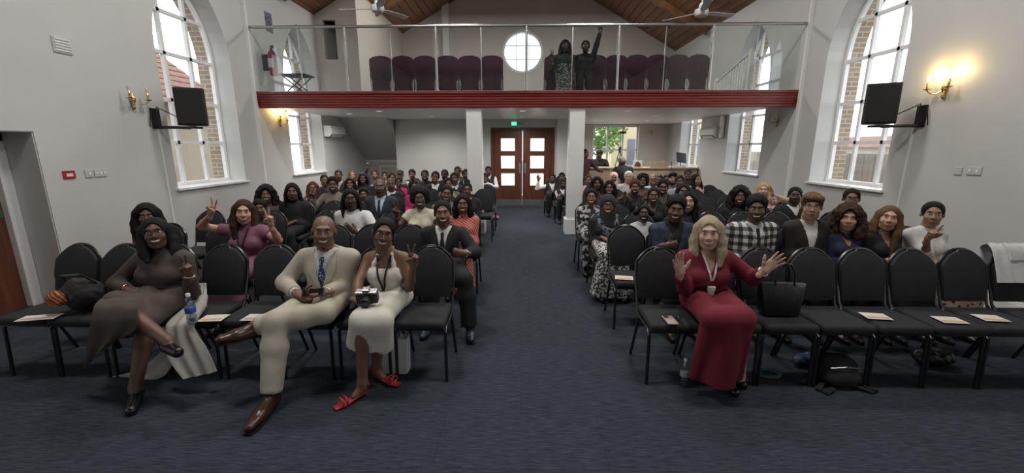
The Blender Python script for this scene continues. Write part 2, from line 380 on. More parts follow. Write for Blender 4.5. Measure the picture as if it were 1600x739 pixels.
# glass railing
m_steel = mat('brushed_steel', (.62,.62,.62), .25, .9)
m_rail = mat('rail_steel', (.5,.5,.5), .3, .85)
m_bal = glassmat('railing_glass', (.90,.925,.92), .05)
rail = empty('glass_railing', (0, GY-.02, GZ1)); tag(rail, 'clear glass railing with steel posts and handrail along the gallery edge', 'railing')
RZ = 3.96 - GZ1
MB().tube([(WL+.02,0,RZ),(WR-.02,0,RZ)], .028, 12).build('handrail', m_rail, rail, True)
MB().b2(WL+.02, WR-.02, -.03, .03, .0, .022).build('base_channel', m_steel, rail)
PX = [-5.12, -3.35, -1.63, .07, 1.785, 3.51, 5.15]
for i, x in enumerate(PX):
    if 0 < i < 6:
        MB().tube([(x,0,0),(x,0,RZ)], .026, 10).build('post', m_steel, rail, True)
        MB().lathe([(.05,0),(.05,.012),(.028,.02)], 12, Matrix.Translation((x,0,.02))).build('post_base', m_steel, rail, True)
    if i < 6:
        xm = (x+PX[i+1])/2
        for x0, x1 in ((x+.04, xm-.006), (xm+.006, PX[i+1]-.04)):
            MB().b2(x0, x1, -.006, .006, .03, RZ-.03).build('glass_pane', m_bal, rail)
        MB().b2(xm-.008, xm+.008, -.009, .009, .03, RZ-.02).build('pane_clip', m_steel, rail)
# columns
for x in (-1.085+.135, 1.07):
    c = MB(); c.b2(x-.15, x+.15, GY+.03, GY+.33, 0, GZ0+.02)
    cn = struct(c.build('column', m_trim, bevel=.008))
    MB().b2(x-.19, x+.19, GY-.01, GY+.37, 0, .32).build('plinth', m_trim, cn, bevel=.012)
    MB().b2(x-.19, x+.19, GY-.01, GY+.37, GZ0-.03, GZ0+.02).build('capital', m_trim, cn, bevel=.01)
# partition with the double doors
DY = 12.57; DX0, DX1, DZ = -.925, .945, 2.31
pw = [(-3.75,0),(DX0,0),(DX0,DZ),(DX1,DZ),(DX1,0),(1.28,0),(1.28,GZ0+.02),(-3.75,GZ0+.02)]
struct(MB().ext(pw, lambda u, v, d: (u, DY+d, v), 0, .14).build('wall_lobby', m_wall))
struct(MB().b2(1.16, 1.28, DY+.1, YB, 0, GZ0+.02).build('wall_lobby_right', m_wall))
struct(MB().b2(-1.6, -1.5, DY+.14, YB, 0, GZ0+.02).build('wall_lobby_left', m_wall))
struct(MB().b2(1.02, 1.34, DY-.07, DY+.1, 0, GZ0+.02).build('trim_2', m_trim, bevel=.005))
struct(MB().b2(-3.7, DX0-.1, DY-.018, DY, 0, .14).b2(DX1+.08, 1.02, DY-.018, DY, 0, .14).build('baseboard_lobby', m_trim))
m_door = mat('door_mahogany', (.13,.045,.026), .35, noise=.3, nscale=4, stretch=(6,6,.5))
df = struct(MB().ext([(DX0,0),(DX0,DZ),(DX1,DZ),(DX1,0),(DX1-.07,0),(DX1-.07,DZ-.07),(DX0+.07,DZ-.07),(DX0+.07,0)], lambda u, v, d: (u, DY-.03+d, v), 0, .2).build('trim_3', m_door, bevel=.004, seg=1))
m_frost = glassmat('frosted_pane', (.9,.9,.88), .04, .3, haze=.55)
dn = 0
for sg in (-1, 1):
    dn += 1; cx = (DX0+DX1)/2; x0 = cx + (sg*.008 if sg > 0 else -.008); x1 = DX1-.062 if sg > 0 else DX0+.062
    a, b = min(x0, x1), max(x0, x1); lite_x = (cx+sg*.23, cx+sg*.64); la, lb = min(lite_x), max(lite_x)
    hs = [[(la,z),(lb,z),(lb,z+.37),(la,z+.37)] for z in (.62,1.13,1.64)]
    d = struct(MB().ext([(a,.01),(b,.01),(b,DZ-.062),(a,DZ-.062)], lambda u, v, q: (u, DY+.02+q, v), 0, .045, hs).build('door_%d' % dn, m_door))
    for h in hs:
        MB().b2(la, lb, DY+.035, DY+.05, h[0][1], h[2][1]).build('pane', m_frost, d)
        MB().ext([(la-.02,h[0][1]-.02),(lb+.02,h[0][1]-.02),(lb+.02,h[2][1]+.02),(la-.02,h[2][1]+.02)], lambda u, v, q: (u, DY+.01+q, v), 0, .012, [h]).build('bead', m_door, d)
    MB().b2(a+.01, b-.01, DY+.012, DY+.02, .02, .2).build('kick_plate', m_steel, d)
    hx = cx+sg*.075
    MB().b2(hx-.03, hx+.03, DY+.012, DY+.02, .98, 1.28).build('push_plate', m_steel, d)
    MB().tube([(hx,DY+.02,1.02),(hx,DY-.04,1.02),(hx,DY-.04,1.24),(hx,DY+.02,1.24)], .011, 8).build('pull_handle', m_steel, d, True)
# added fill lamps; the lobby one stands in for daylight behind frosted doors
def added_lamp(name, loc, size, power, label, group=None, color=(1,.96,.9)):
    r = empty(name, loc); tag(r, label, 'light', group)
    MB().b2(-size[0]/2, size[0]/2, -size[1]/2, size[1]/2, 0, .05).build('housing', m_trim, r, bevel=.006)
    MB().b2(-size[0]/2+.02, size[0]/2-.02, -size[1]/2+.02, size[1]/2-.02, -.008, 0).build('diffuser', emat('diffuser', (1,.97,.92), 3), r)
    L = bpy.data.lights.new(name, 'AREA'); L.shape = 'RECTANGLE'; L.size = size[0]; L.size_y = size[1]; L.energy = power; L.color = color
    lo = bpy.data.objects.new('lamp_light', L); COL.objects.link(lo); lo.parent = r; lo.location = (0, 0, -.015)
    return r
added_lamp('added_lobby_fill', (0, 14.0, GZ0-.04), (.9,.9), 80, 'square white ceiling light in the lobby behind the double doors')  # added, unseen; brightens the frosted panes from behind
# stairs: sloping soffit and panelled cupboard below, at the back left
BLY = 13.9
st = struct(MB().ext([(11.9,GZ0+.02),(13.9,1.33),(14.1,1.33),(14.1,GZ0+.02)], lambda u, v, d: (d, u, v), WL, -3.78).build('stair_soffit', m_wall))
struct(MB().b2(WL, -3.70, BLY, BLY+.12, 0, 1.34).build('wall_stair', m_wall))
struct(MB().b2(WL, -3.70, BLY-.03, BLY, 1.26, 1.34).b2(-4.75,-3.78,BLY-.02,BLY,1.1,1.16).b2(-4.75,-4.69,BLY-.02,BLY,0,1.1).b2(-3.84,-3.78,BLY-.02,BLY,0,1.1).build('trim_4', m_trim, bevel=.004))
struct(MB().b2(-3.74, -3.65, DY+.05, BLY+.1, 0, GZ0+.02).build('wall_stair_side', m_wall))
# stair box on the gallery with a slit
m_gp = MATS['gable_paint']
slit = [(-4.98,3.92),(-4.66,3.92),(-4.66,4.84),(-4.98,4.84)]
struct(MB().ext([(WL,GZ1),(-4.12,GZ1),(-4.12,roofz(4.12)),(WL,roofz(5.17))], lambda u, v, d: (u, 11.1+d, v), 0, .12, [slit]).build('wall_stair_front', m_gp))
struct(MB().ext([(11.22,GZ1),(YB,GZ1),(YB,roofz(4.1)),(11.22,roofz(4.1))], lambda u, v, d: (-4.12-d, u, v), 0, .12).build('wall_stair_gallery', m_gp))
struct(MB().b2(-2.72,-2.5,YB-.16,YB,GZ1,7).build('trim_5', m_trim))
struct(MB().b2(WR-.05,WR,GY-.14,GY-.09,0,EAVE).build('trim_6', m_trim)); struct(MB().b2(WL,WL+.05,GY-.14,GY-.09,0,EAVE).build('trim_7', m_trim))
struct(MB().b2(1.28, WR, YB-.02, YB, 0, .14).build('baseboard_back', m_trim))
# near left doorway: deep reveal, frame and mahogany door
y0, y1, zt = DOOR_L
struct(MB().b2(WL-.62, WL-.01, y1-.01, y1+.1, 0, zt+.1).b2(WL-.62, WL-.01, y0-.1, y1+.1, zt-.01, zt+.1).b2(WL-.62, WL-.35, y0-.1, y0, 0, zt).build('trim_8', m_wall))
struct(MB().b2(WL-.42, WL-.33, y1-.12, y1-.012, 0, zt-.012).b2(WL-.42,WL-.33,y0,y0+.1,0,zt-.012).b2(WL-.42,WL-.33,y0,y1-.012,zt-.11,zt-.012).build('trim_9', m_trim, bevel=.008))
d3 = struct(MB().b2(WL-.46, WL-.40, y0+.02, y1-.02, 0, zt-.02).build('door_3', m_door))
MB().b2(WL-.40, WL-.35, y0+.2, y1-.16, 1.02, 1.1).build('push_bar', mat('green_plastic', (.02,.12,.05), .4), d3, bevel=.01)
# ---- fill panels added overhead (out of frame), downlights and daylight portals in the windows
for i, (x, y) in enumerate(((-2,6.0),(2,6.0),(-2,2.6),(2,2.6),(-1.8,11.6),(1.8,11.6))):
    r = added_lamp('ceiling_light', (x, y, 6.2), (1.2,.6), 74, 'white LED panel light hung on wires below the boarded roof', 'LED panels below the roof', (1,.97,.92))
    for q in (-.5, .5): MB().tube([(q,0,.05),(q,0,roofz(x+q)-6.2)], .004, 5).build('wire', m_steel, r)
for (x, y) in ((-3.2,9.6),(-2.4,11.3),(-.0,9.6),(0,11.4),(2.3,9.6),(3.4,11.2),(3.8,13.3),(2.2,13.2),(-4.2,10.4)):
    r = empty('downlight', (x, y, GZ0+.02)); tag(r, 'small round recessed downlight in the white gallery soffit', 'light', 'downlights in the gallery soffit')
    MB().lathe([(.075,-.012),(.08,-.004),(.08,.0)], 16).build('rim', m_trim, r, True)
    MB().lathe([(.055,-.014),(.055,-.006)], 16).build('lens', emat('downlight_lens', (1,.95,.88), .5), r)
    L = bpy.data.lights.new('downlight', 'SPOT'); L.energy = 85; L.spot_size = 2.9; L.spot_blend = .8; L.shadow_soft_size = .06; L.color = (1,.96,.9)
    lo = bpy.data.objects.new('lamp_light', L); COL.objects.link(lo); lo.parent = r; lo.location = (0,0,-.03)
for side, X, sg in (('left', WL, -1), ('right', WR, 1)):
    for a, b in WIN:
        if side == 'left' and 12 < a < 13: continue
        L = bpy.data.lights.new('daylight_portal', 'AREA'); L.shape = 'RECTANGLE'; L.size = 1.57; L.size_y = 3.3
        L.cycles.is_portal = True
        lo = bpy.data.objects.new('daylight_portal', L); COL.objects.link(lo); lo.location = (X+sg*.5, (a+b)/2, 2.8)
        lo.rotation_euler = (PI/2, 0, -sg*PI/2*-1)
# ---- outside
struct(MB().b2(-40, 40, -20, 60, -.5, -.15).build('ground', mat('tarmac', (.3,.3,.29), .9, noise=.2, nscale=2)))
nb = empty('neighbour_house', (-10.5, 12, -.15)); tag(nb, 'yellow brick house with red tiled roof outside the tall window', 'house')
MB().b2(-4, 0, -11, 2.8, 0, 3.3).build('wall', m_brick, nb)
m_tile = mat('roof_tile', (.20,.10,.075), .85, noise=.3, nscale=6)
ra = math.atan2(2.6, 3.4); tl = MB().b2(-.17, .17, -7.1, 7.1, -.02, .02).mesh('tile_course', [m_tile])
for i in range(13):
    o = link('tile_course', tl, nb); t = i/13; o.location = (.35-3.6*t, -4.1, 3.2+2.75*t+.02); o.rotation_euler = (0, ra-.06, 0)
MB().b2(-.05, .03, -8, -7.5, .1, 3.3).build('downpipe', m_trim, nb)
wb = tag(empty('white_extension', (-8.6, 24.2, -.15)), 'white rendered extension beside the brick house outside', 'house')
MB().b2(-1.5, .0, -3.6, 4, 0, 2.2).build('wall', m_trim, wb); MB().b2(-1.6, .1, -3.7, 4.1, 2.2, 2.35).build('coping', m_brick, wb)
m_fence = mat('fence_wood', (.38,.35,.31), .85, noise=.2, nscale=4)
fn = tag(empty('garden_fence', (8.2, 0, -.15)), 'weathered vertical board fence outside the tall window beside the stage lamp', 'fence')
fb = MB().b2(-.012, .012, -.07, .07, 0, 1.75).mesh('fence_board', [m_fence])
for i in range(120): o = link('fence_board', fb, fn); o.location = (random.uniform(-.008,.008), 2+i*.15, 0)
for z in (.4, 1.4): MB().b2(.012, .05, 1.9, 20, z, z+.08).build('rail', m_fence, fn)
hb = tag(empty('far_house', (17, 22, -.15)), 'pale rendered house beyond the board fence', 'house')
MB().b2(0, 6, -4, 6, 0, 1.9).build('wall', mat('pale_render', (.6,.56,.5), .8), hb)
MB().ext([(-.3,1.9),(6.3,1.9),(3,2.5)], lambda u, v, d: (u, d, v), -4.2, 6.2).build('roof', m_tile, hb)
cb = tag(empty('cream_building', (5.9, 22, -.15)), 'cream rendered building seen through the back window', 'building')
MB().b2(-1.3, 5, 0, 4, 0, 7).build('wall', mat('cream_render', (.62,.52,.33), .8), cb)
for i in range(3): MB().b2(-.5+i*1.6, .3+i*1.6, -.04, 0, 1, 2.3).build('window', mat('far_window', (.15,.17,.2), .2), cb)
# tree beyond the back window
tr = tag(empty('street_tree', (3.4, 19.2, -.15)), 'leafy green tree outside the back window', 'tree')
MB().tube([(0,0,0),(.05,0,1.2),(0,.1,2.4)], [.16,.12,.08], 8).build('trunk', mat('bark', (.1,.07,.05), .9), tr, True)
lv = MB()
for i in range(1500):
    d = np.random.normal(size=3); d /= np.linalg.norm(d); q = Vector((0,0,2.9)) + Vector(d*np.array([1.25,1.25,1.5])*random.uniform(.5,1)); R = Euler((random.random()*6,random.random()*6,0)).to_matrix()
    lv.add([q+R@Vector(c) for c in ((-.09,0,0),(0,-.05,.02),(.09,0,0),(0,.05,.02))], [(0,1,2,3)])
tag(lv.build('foliage', mat('leaf', (.13,.27,.05), .6, noise=.4, nscale=3), tr), kind='stuff')
# ============================================================ chairs
m_fab = mat('black_fabric', (.018,.018,.021), .85, noise=.25, nscale=60, bump=.25, bscale=260)
m_blk = mat('black_metal', (.012,.012,.013), .28, .0, spec=.6)
m_piping = mat('black_piping', (.03,.03,.032), .35)
def seat_mesh():
    out = []
    for (x, y) in ((-.193,-.235),(.193,-.235),(.182,.19),(-.182,.19)): out.append((x, y))
    b = MB(); b.ext(out, lambda u, v, d: (u, v, d), .432, .492)
    me = b.mesh('seat', [m_fab], True, .024, 3)
    for v in me.vertices:
        if v.co.z > .47: v.co.z += .012*math.cos(v.co.x/.21*1.4)*math.cos((v.co.y+.02)/.23*1.4)
    return me
def back_outline(g=0., n=8):
    # crowned back: straight lower sides, shoulders, raised centre
    pts = [(-.165-g, .53-g), (.165+g, .53-g), (.182+g, .70), (.178+g, .82)]
    for t in np.linspace(0, 1, n)[1:]: pts.append(((.178+g)*(1-t)**.8 if t < 1 else 0, .82+g*t+.112*math.sin(t*PI/2)**.9))
    return pts + [(-x, z) for x, z in pts[::-1][1:-2]]
def back_y(z): return .205 + (z-.5)*.20 + .02*((z-.7)/.2)**2
def back_mesh():
    me = MB().ext(back_outline(-.004), lambda u, v, d: (u, back_y(v)+d-.06*u*u, v), -.026, .026).mesh('backrest', [m_fab], True, .016, 3); return me
def chair_proto():
    r = empty('banquet_chair'); tag(r, 'black padded banquet chair', 'chair')
    link('seat', seat_mesh(), r); link('backrest', back_mesh(), r)
    o = back_outline(.012)
    hoop = [(x, back_y(z)+.012, z) for x, z in o[2:-1]] if False else [(.182,.17,.45),(.184,.205,.52)]+[(x, back_y(z)+.010, z) for x, z in back_outline(.010)[2:]]
    hoop = hoop[:-0] if False else hoop
    hoop += [(-.184,.205,.52),(-.182,.17,.45)]
    MB().tube(hoop, .0105, 8).build('back_frame', m_blk, r, True)
    MB().tube([(-.055,back_y(.9)-.018,.905),(-.03,back_y(.93)-.012,.937),(.03,back_y(.93)-.012,.937),(.055,back_y(.9)-.018,.905)], .008, 6).build('handle', m_piping, r, True)
    MB().b2(-.185,.185,-.20,.18,.412,.434).build('seat_frame', m_blk, r)
    for s in (-1, 1):
        MB().tube([(s*.182,.19,.50),(s*.184,.14,.435),(s*.186,.0,.422),(s*.187,-.14,.418),(s*.188,-.185,.395),(s*.190,-.205,.0)], .0125, 8).build('leg', m_blk, r, True)
        MB().tube([(s*.182,.06,.424),(s*.182,.12,.40),(s*.188,.275,.0)], .0125, 8).build('leg', m_blk, r, True)
    return r
ORD = ['front','second','third','fourth','fifth','sixth','seventh','eighth','ninth','tenth']
def short(lb, n=10):
    w = lb.split()[:n]
    while w[-1] in ('and','in','with','the','a','of','by','at','behind','beside','to','under','her','his','black-','out','between'): w.pop()
    return ' '.join(w).rstrip(',')
def place_chairs():
    proto = chair_proto(); first = [True]
    def put(x, y, rz, label, group):
        o = proto if first[0] else copy_tree(proto); first[0] = False
        o.location = (x, y, 0); o.rotation_euler = (0, 0, rz); tag(o, label, 'chair', group)
    SB = {-1: 'fire-alarm side of the aisle', 1: 'handbag side of the aisle'}
    for x, w in ((-.76,'front-row black chair, empty, beside the woman in the white halter dress'),(-1.19,'front-row black chair under the woman in the white halter dress'),(-1.63,'front-row black chair under the man in the cream suit'),(-2.08,'front-row black chair with paper sheet, touching the cream-suited man'),
                 (-2.52,'front-row black chair with a water bottle and paper on its seat'),(-2.96,'front-row black chair under the woman in the brown dress'),(-3.40,'front-row black chair with orange scarf and dark bag on it'),(-3.80,'front-row black chair with a white sheet, nearest the mahogany doorway'),
                 (1.14,'front-row black chair with a phone, beside the woman in red'),(1.56,'front-row black chair under the woman in the red dress'),(1.972,'front-row black chair with a black leather handbag on its seat'),(2.38,'front-row black chair, bare seat, right beside the handbag chair'),
                 (2.785,'front-row black chair with cream sheet, two seats past the handbag'),(3.19,'front-row black chair with cream sheet, three seats past the handbag'),(3.595,'front-row black chair with cream sheet, next to the white jacket'),(4.003,'front-row black chair with a white jacket over its back')):
        put(x, ROW[0]+.2, random.uniform(-.006,.006), w, 'front row of black chairs')
    for row in range(2, 11):
        for sd in (-1, 1):
            xs = sorted([(abs(x), x, y, lb) for r, x, y, lb in CHAIRS_NEEDED if r == row and x*sd > 0])
            used = [q[0] for q in xs]
            lim = (.76, 4.15) if sd < 0 else (1.13, 4.1)
            lst = [(x, y, 'under the '+short(lb)) for _, x, y, lb in xs]
            if row <= 7:
                g = lim[0]
                while g < lim[1]:
                    if all(abs(g-u) > .385 for u in used):
                        nb_ = min(xs, key=lambda q: abs(q[0]-g))
                        lst.append((sd*g, ROW[row-1]+.2, 'empty, %s %s of the %s' % (['one seat','one seat','two seats','three seats','four seats','five seats','six seats','seven seats'][min(7, int(round(abs(g-nb_[0])/.42)))], 'aisle-side' if g < nb_[0] else 'wall-side', short(nb_[3], 7)))); used.append(g); g += .42
                    else: g += .02
            lst.sort(key=lambda q: abs(q[0])); xs_ = [abs(q[0]) for q in lst]
            for _ in range(60):                                   # neighbours stand side by side, not in each other
                for i in range(len(xs_)-1):
                    g = .408-(xs_[i+1]-xs_[i])
                    if g > 0: xs_[i] -= g/2; xs_[i+1] += g/2
            lst = [(sd*a, q[1], q[2]) for a, q in zip(xs_, lst)]
            for x, y, w in lst:
                put(x, y, random.uniform(-.008,.008), 'black banquet chair '+w, 'black chairs of the %s row' % ORD[row-1])
# ============================================================ implicit-surface modeller for bodies, hair and cloth
class SDF:
    def __init__(s): s.p = []
    def cap(s, a, b, ra, rb=None, k=.03, fl=(1,1,1), end=None, op=1, nz=None):
        s.p.append(('c', np.array(a, float), np.array(b, float), ra, ra if rb is None else rb, k, np.array(fl, float), end, op, nz)); return s
    def ell(s, c, r, k=.03, op=1, R=None, nz=None):
        r = (r,)*3 if not hasattr(r, '__len__') else r
        s.p.append(('e', np.array(c, float), np.array(r, float), R, None, k, None, None, op, nz)); return s
    def chain(s, pts, rs, k=.02, **kw):
        for i in range(len(pts)-1): s.cap(pts[i], pts[i+1], rs[i] if hasattr(rs,'__len__') else rs, rs[i+1] if hasattr(rs,'__len__') else rs, k, **kw)
        return s
    def plane(s, n, c): s.p.append(('p', np.array(n, float), c, None, None, 0, None, None, -2, None)); return s
    def fn(s, f): s.p.append(('f', f, None, None, None, 0, None, None, -3, None)); return s   # subtract region f(p) < 0
    def bounds(s):
        lo = np.full(3, 9e9); hi = -lo
        for q in s.p:
            if q[8] != 1: continue
            l, h = s.bb(q); lo = np.minimum(lo, l); hi = np.maximum(hi, h)
        return lo, hi
    @staticmethod
    def bb(q):
        if q[0] == 'c':
            rr = np.maximum(q[3], q[4])/np.minimum(q[6], 1.0)
            return np.minimum(q[1], q[2])-rr, np.maximum(q[1], q[2])+rr
        m = q[2].max() if q[3] is not None else q[2]
        return q[1]-m, q[1]+m
    def mesh(s, res):
        lo, hi = s.bounds(); lo = lo-2.5*res-.01; hi = hi+2.5*res+.01
        n = np.ceil((hi-lo)/res).astype(int)+1
        ax = [lo[i]+res*np.arange(n[i]) for i in range(3)]
        F = np.full(n, .3, np.float32)
        for q in s.p:
            ty, op, k = q[0], q[8], q[5]
            if ty in 'pf': sl = [slice(0, n[i]) for i in range(3)]
            else:
                l, h = s.bb(q); mg = k+2.5*res+.004
                i0 = np.clip(np.floor((l-mg-lo)/res).astype(int), 0, n); i1 = np.clip(np.ceil((h+mg-lo)/res).astype(int)+1, 0, n)
                if (i1 <= i0).any(): continue
                sl = [slice(i0[i], i1[i]) for i in range(3)]
            X = ax[0][sl[0]][:, None, None]; Y = ax[1][sl[1]][None, :, None]; Z = ax[2][sl[2]][None, None, :]
            o = F[tuple(sl)]
            if ty == 'c':
                a, b, fl = q[1], q[2], q[6]; d = (b-a)*fl; px, py, pz = (X-a[0])*fl[0], (Y-a[1])*fl[1], (Z-a[2])*fl[2]
                L2 = max((d*d).sum(), 1e-9); t = np.clip((px*d[0]+py*d[1]+pz*d[2])/L2, 0, 1)
                dd = np.sqrt((px-t*d[0])**2+(py-t*d[1])**2+(pz-t*d[2])**2) - (q[3]+(q[4]-q[3])*t)
                if q[7]:
                    u = (b-a)/max(np.linalg.norm(b-a), 1e-9)
                    if 'b' in q[7]: dd = np.maximum(dd, (X-b[0])*u[0]+(Y-b[1])*u[1]+(Z-b[2])*u[2])
                    if 'a' in q[7]: dd = np.maximum(dd, -((X-a[0])*u[0]+(Y-a[1])*u[1]+(Z-a[2])*u[2]))
            elif ty == 'e':
                c, r = q[1], q[2]; px, py, pz = X-c[0], Y-c[1], Z-c[2]
                if q[3] is not None:
                    R = np.array(q[3]).T; px, py, pz = R[0,0]*px+R[0,1]*py+R[0,2]*pz, R[1,0]*px+R[1,1]*py+R[1,2]*pz, R[2,0]*px+R[2,1]*py+R[2,2]*pz
                k0 = np.sqrt((px/r[0])**2+(py/r[1])**2+(pz/r[2])**2); k1 = np.sqrt((px/r[0]**2)**2+(py/r[1]**2)**2+(pz/r[2]**2)**2)
                dd = k0*(k0-1)/np.maximum(k1, 1e-6)
            elif ty == 'p':
                dd = X*q[1][0]+Y*q[1][1]+Z*q[1][2]-q[2]
                np.maximum(o, dd, out=o); continue
            else:
                dd = q[1](X, Y, Z); np.maximum(o, -dd, out=o); continue
            if q[9]:
                am, fr = q[9]; dd = dd + am*(np.sin(X*fr+1.3)*np.sin(Y*fr*1.1+.4)*np.sin(Z*fr*.9)+.6*np.sin(X*fr*2.3)*np.sin(Y*fr*2.1+2)*np.sin(Z*fr*2.2+1))
            if op == 1: v = np.minimum(o, dd) - np.maximum(k-np.abs(o-dd), 0)**2/(4*max(k, 1e-6))
            else: e = -dd; v = np.maximum(o, e) + np.maximum(k-np.abs(o-e), 0)**2/(4*max(k, 1e-6))
            F[tuple(sl)] = v
        return surfnet(F, lo, res)
def surfnet(F, lo, res):
    I = F < 0; nx, ny, nz = F.shape
    cnt = np.zeros((nx-1, ny-1, nz-1), np.uint8)
    for dx in (0,1):
        for dy in (0,1):
            for dz in (0,1): cnt += I[dx:nx-1+dx, dy:ny-1+dy, dz:nz-1+dz]
    act = (cnt > 0) & (cnt < 8); ci = np.argwhere(act)
    if len(ci) == 0: return np.zeros((0,3)), np.zeros((0,4), int)
    idx = np.full(act.shape, -1, np.int32); idx[act] = np.arange(len(ci))
    acc = np.zeros((len(ci), 3)); num = np.zeros(len(ci))
    C = {}
    for dx in (0,1):
        for dy in (0,1):
            for dz in (0,1): C[dx,dy,dz] = F[ci[:,0]+dx, ci[:,1]+dy, ci[:,2]+dz]
    for a in C:
        for k in range(3):
            if a[k] == 0:
                b = list(a); b[k] = 1; fa, fb = C[a], C[tuple(b)]; m = (fa < 0) != (fb < 0)
                t = np.where(m, fa/np.where(np.abs(fa-fb) < 1e-9, 1, fa-fb), 0)
                for j in range(3): acc[:, j] += np.where(m, t if j == k else a[j], 0)
                num += m
    V = lo + res*(ci + acc/num[:, None])
    fs = []
    for k in range(3):
        o1, o2 = (k+1) % 3, (k+2) % 3
        sl0 = [slice(None)]*3; sl1 = [slice(None)]*3; sl0[k] = slice(0, F.shape[k]-1); sl1[k] = slice(1, None)
        A, B = I[tuple(sl0)], I[tuple(sl1)]; e = np.argwhere(A != B)
        e = e[(e[:, o1] > 0) & (e[:, o2] > 0) & (e[:, o1] < F.shape[o1]-1) & (e[:, o2] < F.shape[o2]-1)]
        if len(e) == 0: continue
        ins = A[tuple(e.T)]; q = []
        for d1, d2 in ((1,1),(0,1),(0,0),(1,0)):
            c = e.copy(); c[:, o1] -= d1; c[:, o2] -= d2; q.append(idx[tuple(c.T)])
        q = np.stack(q, 1); q[~ins] = q[~ins][:, ::-1]; fs.append(q)
    return V, np.concatenate(fs)
def np_mesh(name, V, Fq):
    me = bpy.data.meshes.new(name); n = len(Fq)
    me.vertices.add(len(V)); me.vertices.foreach_set('co', np.asarray(V, np.float32).ravel())
    me.loops.add(n*4); me.loops.foreach_set('vertex_index', np.asarray(Fq, np.int32).ravel())
    me.polygons.add(n); me.polygons.foreach_set('loop_start', np.arange(0, n*4, 4, dtype=np.int32))
    me.polygons.foreach_set('use_smooth', np.ones(n, bool)); me.update(calc_edges=True); return me
def xf(V, M): M = np.array(M); return V @ M[:3,:3].T + M[:3,3]
def merge(parts):
    vs, fs, o = [], [], 0
    for V, Fq in parts: vs.append(V); fs.append(Fq+o); o += len(V)
    return np.concatenate(vs), np.concatenate(fs)
LOD = {0: dict(body=.0175, cloth=.0118, head=.0055, hand=.0046, hair=.0078, shoe=.0095, col=.008), 1: dict(body=.025, cloth=.0165, head=.0082, hand=.0070, hair=.0105, shoe=.015, col=.011), 2: dict(body=.032, cloth=.024, head=.0112, hand=.0100, hair=.0150, shoe=.024, col=.015)}
TPL = {}
# ---- head (face towards -Y, crown +.115, chin -.115)
def head_tpl(sex, lod):
    key = ('head', sex, lod)
    if key in TPL: return TPL[key]
    s = SDF(); m = sex == 'm'
    s.ell((0,.018,.033), (.076,.094,.082)).ell((0,-.028,-.028), (.061 if m else .058,.066,.083), .03)
    s.cap((-.032 if m else -.026,-.035,-.080), (.032 if m else .026,-.035,-.080), .030 if m else .026, k=.035).ell((0,-.066,-.098), (.022,.02,.018), .025)
    for x in (-1, 1):
        s.ell((x*.037,-.068,-.026), (.024,.024,.024), .025)
        s.ell((x*.079,.014,-.005), (.010,.02,.030), .008)
    s.cap((-.034,-.082,.034), (.034,-.082,.034), .012, k=.02)
    s.cap((0,-.086,.018), (0,-.110,-.020), .008, .0125, .012)
    for x in (-1, 1): s.ell((x*.0125,-.099,-.024), (.011,.012,.009), .008)
    for x in (-1, 1): s.ell((x*.031,-.110,.011), (.019,.016,.0115), .012, op=-1)
    s.ell((0,-.080,-.056), (.033,.020,.024), .018)
    s.cap((0,.02,-.05), (0,.038,-.15), .050 if m else .044, k=.03)
    TPL[key] = s.mesh(LOD[lod]['head']); return TPL[key]
def surf_y(x, z):
    V = head_tpl('m', 0)[0]; m = (np.abs(V[:,0]-x) < .006) & (np.abs(V[:,2]-z) < .006); return V[m][:,1].min()
def face_tpl(kind, sides=(-1, 1)):
    """shared meshes of the face (head-local); eyes, irises and eyebrows one side at a time"""
    key = ('face', kind, sides)
    if key in TPL: return TPL[key]
    s = SDF(); res = .0024
    if kind == 'eye':
        for x in sides: s.ell((x*.031, surf_y(x*.031, .012)+.004, .012), (.0142,.0080,.0058), .001)
    elif kind == 'iris':
        for x in sides: s.ell((x*.031, surf_y(x*.031, .012)-.0008, .012), (.0058,.0046,.0056), .001)
    elif kind == 'eyebrow':
        for x in sides:
            p = [(x*.016, surf_y(x*.016,.034), .034), (x*.032, surf_y(x*.032,.037), .038), (x*.047, surf_y(x*.047,.030)+.001, .031)]
            s.chain(p, [.0030,.0034,.0022], .003)
    elif kind == 'lips':
        p = [(-.033, surf_y(-.033,-.046)+.0005, -.045), (-.018, surf_y(-.018,-.060)-.001, -.0605), (0, surf_y(0,-.064)-.002, -.066), (.018, surf_y(.018,-.060)-.001, -.0605), (.033, surf_y(.033,-.046)+.0005, -.045)]
        s.chain(p, [.0035,.0055,.0062,.0055,.0035], .003)
        p = [(q[0], q[1], q[2]+(.0155 if i in (1,2,3) else .002)) for i, q in enumerate(p)]
        s.chain(p, [.003,.004,.0042,.004,.003], .003)
    elif kind == 'closed':
        p = [(-.024, surf_y(-.024,-.055)+.0005, -.054), (-.012, surf_y(-.012,-.056)-.001, -.056), (0, surf_y(0,-.057)-.002, -.057), (.012, surf_y(.012,-.056)-.001, -.056), (.024, surf_y(.024,-.055)+.0005, -.054)]
        s.chain(p, [.003,.0055,.0062,.0055,.003], .003)
    elif kind == 'teeth':
        p = [(x, surf_y(x,-.054)-.0020, -.0570+9*x*x) for x in (-.026,-.014,0,.014,.026)]
        s.chain(p, [.003,.0064,.0072,.0064,.003], .002)
    V, Fq = s.mesh(res); TPL[key] = np_mesh(kind, V, Fq); return TPL[key]
